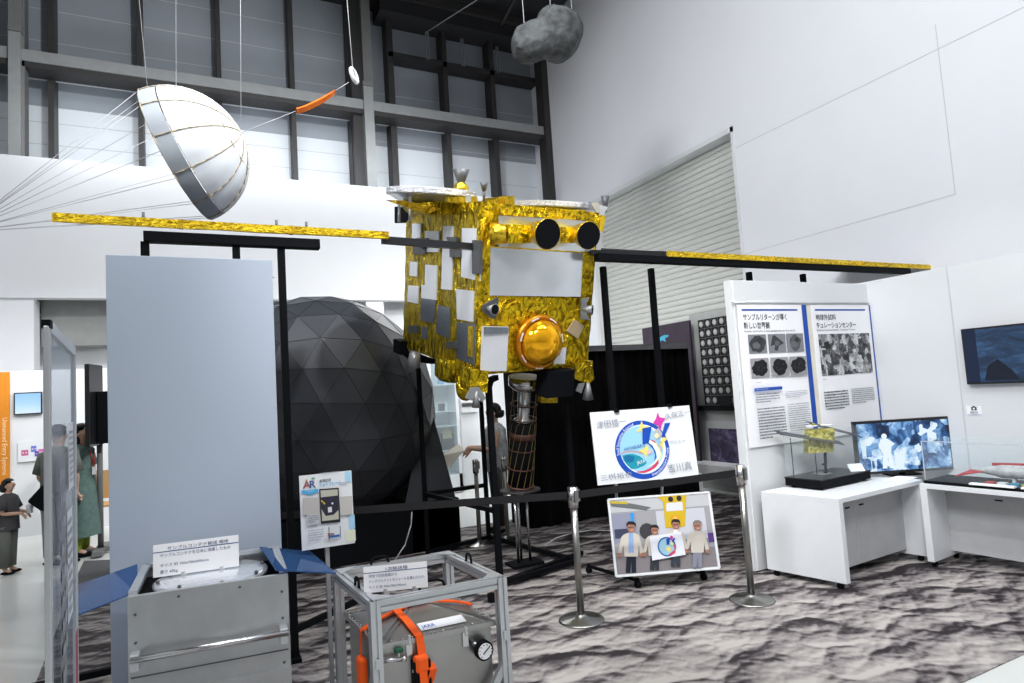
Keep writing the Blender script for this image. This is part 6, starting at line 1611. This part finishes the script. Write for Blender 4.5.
# person reading a sheet far behind the probe stand
Rp = onz(501, 532)
def rex(root, L):
    ks = L(0, 0, 1).z
    face(root, L, .10)
    e = MB(); n = 24; vs = []; fs = []
    pr2 = [(.06, .05, 1.42), (.10, .14, 1.39), (.145, .20, 1.33), (.15, .18, 1.15), (.16, .19, .80)]
    for (rx, ry, z) in pr2:
        for i in range(n): k = 2*math.pi*i/n; vs.append(L(rx*math.cos(k), ry*math.sin(k), z))
    for j in range(len(pr2)-1):
        for i in range(n): fs.append((j*n+i, j*n+(i+1) % n, (j+1)*n+(i+1) % n, (j+1)*n+i))
    e.add(vs, fs, True); e.build('shirt', 'cloudy', root, local=True)
    e = MB()
    for sy in (.09, -.09): e.lathe([(.115*ks, 0), (.09*ks, .35*ks), (.075*ks, .75*ks)], L(0, sy, .86), L(.0, 0, -1)-L(0, 0, 0), 14)
    e.build('trousers', 'steel_dark', root, local=True)
    for sy in (.09, -.09): MB().ball(L(.05, sy, .035), .08*ks, 14, 8, (1.4, .55, .42)).build('shoe', 'black', root, local=True)
p, e = body(hand_l=(.36, .10, 1.12), hand_r=(.36, -.08, 1.12), elbow_l=(.08, .22, 1.08), elbow_r=(.08, -.22, 1.08))
rs = hgt(499, 402, Rp)/1.69
figure('person', (Rp.x, Rp.y, 0), math.pi-.2, rs, p, e, 'skin', rex, 'visitor behind the probe stand holding a paper sheet, mostly hidden')
hp2 = Vector((Rp.x, Rp.y, 0))+Matrix.Rotation(math.pi-.2, 3, 'Z') @ (V(.46, .0, 1.10)*rs)
sh_ = MB().prism([hp2+V(0, -.1, 0), hp2+V(-.22, -.1, -.18), hp2+V(-.24, .06, -.05), hp2+V(0, .08, .06)], (0, 0, .004)).build('paper_sheet', 'offwhite'); tag(sh_, 'pale paper sheet held up by the visitor behind the probe', 'sheet')

# ================================================================== light, world, camera
def area(nm, loc, tgt, sx, sy, w, c=(1, 1, 1), spread=math.pi):
    l = bpy.data.lights.new(nm, 'AREA'); l.shape = 'RECTANGLE'; l.size = sx; l.size_y = sy; l.energy = w; l.color = c; l.spread = spread
    o = bpy.data.objects.new(nm, l); col.objects.link(o); o.location = loc; o.rotation_euler = (Vector(tgt)-Vector(loc)).to_track_quat('-Z', 'Y').to_euler(); return o
def spot(nm, loc, tgt, w, ang, blend=.3, c=(1, 1, 1), r=.15):
    l = bpy.data.lights.new(nm, 'SPOT'); l.energy = w; l.spot_size = math.radians(ang); l.spot_blend = blend; l.color = c; l.shadow_soft_size = r
    o = bpy.data.objects.new(nm, l); col.objects.link(o); o.location = loc; o.rotation_euler = (Vector(tgt)-Vector(loc)).to_track_quat('-Z', 'Y').to_euler(); return o
area('ceiling_light_a', (0, 4, 9.6), (0, 4, 0), 6, 3, 380, (.95, .97, 1)); area('ceiling_light_b', (3.5, 0, 9.6), (3.5, 2, 0), 5, 3, 300, (.95, .97, 1))
spot('track_spot_a', (-4, 1, 7.8), (6.7, 6.0, 3.6), 2500, 66, .5, (.97, .98, 1), 1.2); spot('track_spot_b', (-1, -1.5, 7.5), (2.5, 4.6, 2.2), 900, 34, .5, (1, .98, .94))
spot('track_spot_c', (1.5, -2, 7.5), (5.2, 3.4, 1.2), 700, 40, .25, (.95, .97, 1)); spot('track_spot_d', (3, 1, 8), (-2, 12, 4.0), 2000, 80, .6, (.96, .98, 1))
spot('track_spot_e', (5.4, 0, 7.8), (.2, 3.9, 1.6), 700, 34, .15, (.93, .96, 1), .08)
spot('track_spot_f', (0, -1, 7.5), (2.2, 2.6, 0), 700, 50, .5, (1, .98, .96))
area('corridor_light', (-1.5, 9.9, 2.95), (-1.5, 11, 0), 5, 1.0, 60); area('back_light', (4.0, 8.9, 4.2), (4.2, 10, 0), 3, 1, 120)
area('pane_fill_light', (1.5, 11.4, 6.4), (1.5, 13, 6.2), 8, .4, 60, (.92, .96, 1))  # unseen lamp inside the hall, brightens the window panes
w = bpy.data.worlds.new('world'); bpy.context.scene.world = w; w.use_nodes = True
N = w.node_tree.nodes; L = w.node_tree.links; bg_ = N['Background']
tc = N.new('ShaderNodeTexCoord'); sp = N.new('ShaderNodeSeparateXYZ'); L.new(tc.outputs['Generated'], sp.inputs[0])
cr = N.new('ShaderNodeValToRGB'); e = cr.color_ramp.elements; e[0].position = .44; e[0].color = (.10, .10, .105, 1); e[1].position = .62; e[1].color = (.86, .88, .92, 1)
mr = N.new('ShaderNodeMapRange'); mr.inputs['From Min'].default_value = -1; L.new(sp.outputs['Z'], mr.inputs['Value']); L.new(mr.outputs[0], cr.inputs['Fac']); L.new(cr.outputs[0], bg_.inputs['Color']); bg_.inputs['Strength'].default_value = .62
cam = bpy.data.cameras.new('camera'); co = bpy.data.objects.new('camera', cam); col.objects.link(co)
cam.sensor_width = 36; cam.lens = F/1024*36; cam.clip_end = 100; cam.clip_start = .05
r_ = RT @ V(1, 0, 0); u_ = RT @ V(0, -1, 0); b_ = RT @ V(0, 0, -1)
co.matrix_world = Matrix(((r_.x, u_.x, b_.x, CAM.x), (r_.y, u_.y, b_.y, CAM.y), (r_.z, u_.z, b_.z, CAM.z), (0, 0, 0, 1)))
bpy.context.scene.camera = co
sc_ = bpy.context.scene; sc_.view_settings.view_transform = 'Standard'; sc_.view_settings.look = 'None'; sc_.view_settings.exposure = -0.04; sc_.view_settings.gamma = .91
sc_.cycles.use_denoising = True; sc_.cycles.max_bounces = 8; sc_.cycles.transparent_max_bounces = 16; sc_.cycles.sample_clamp_indirect = 6
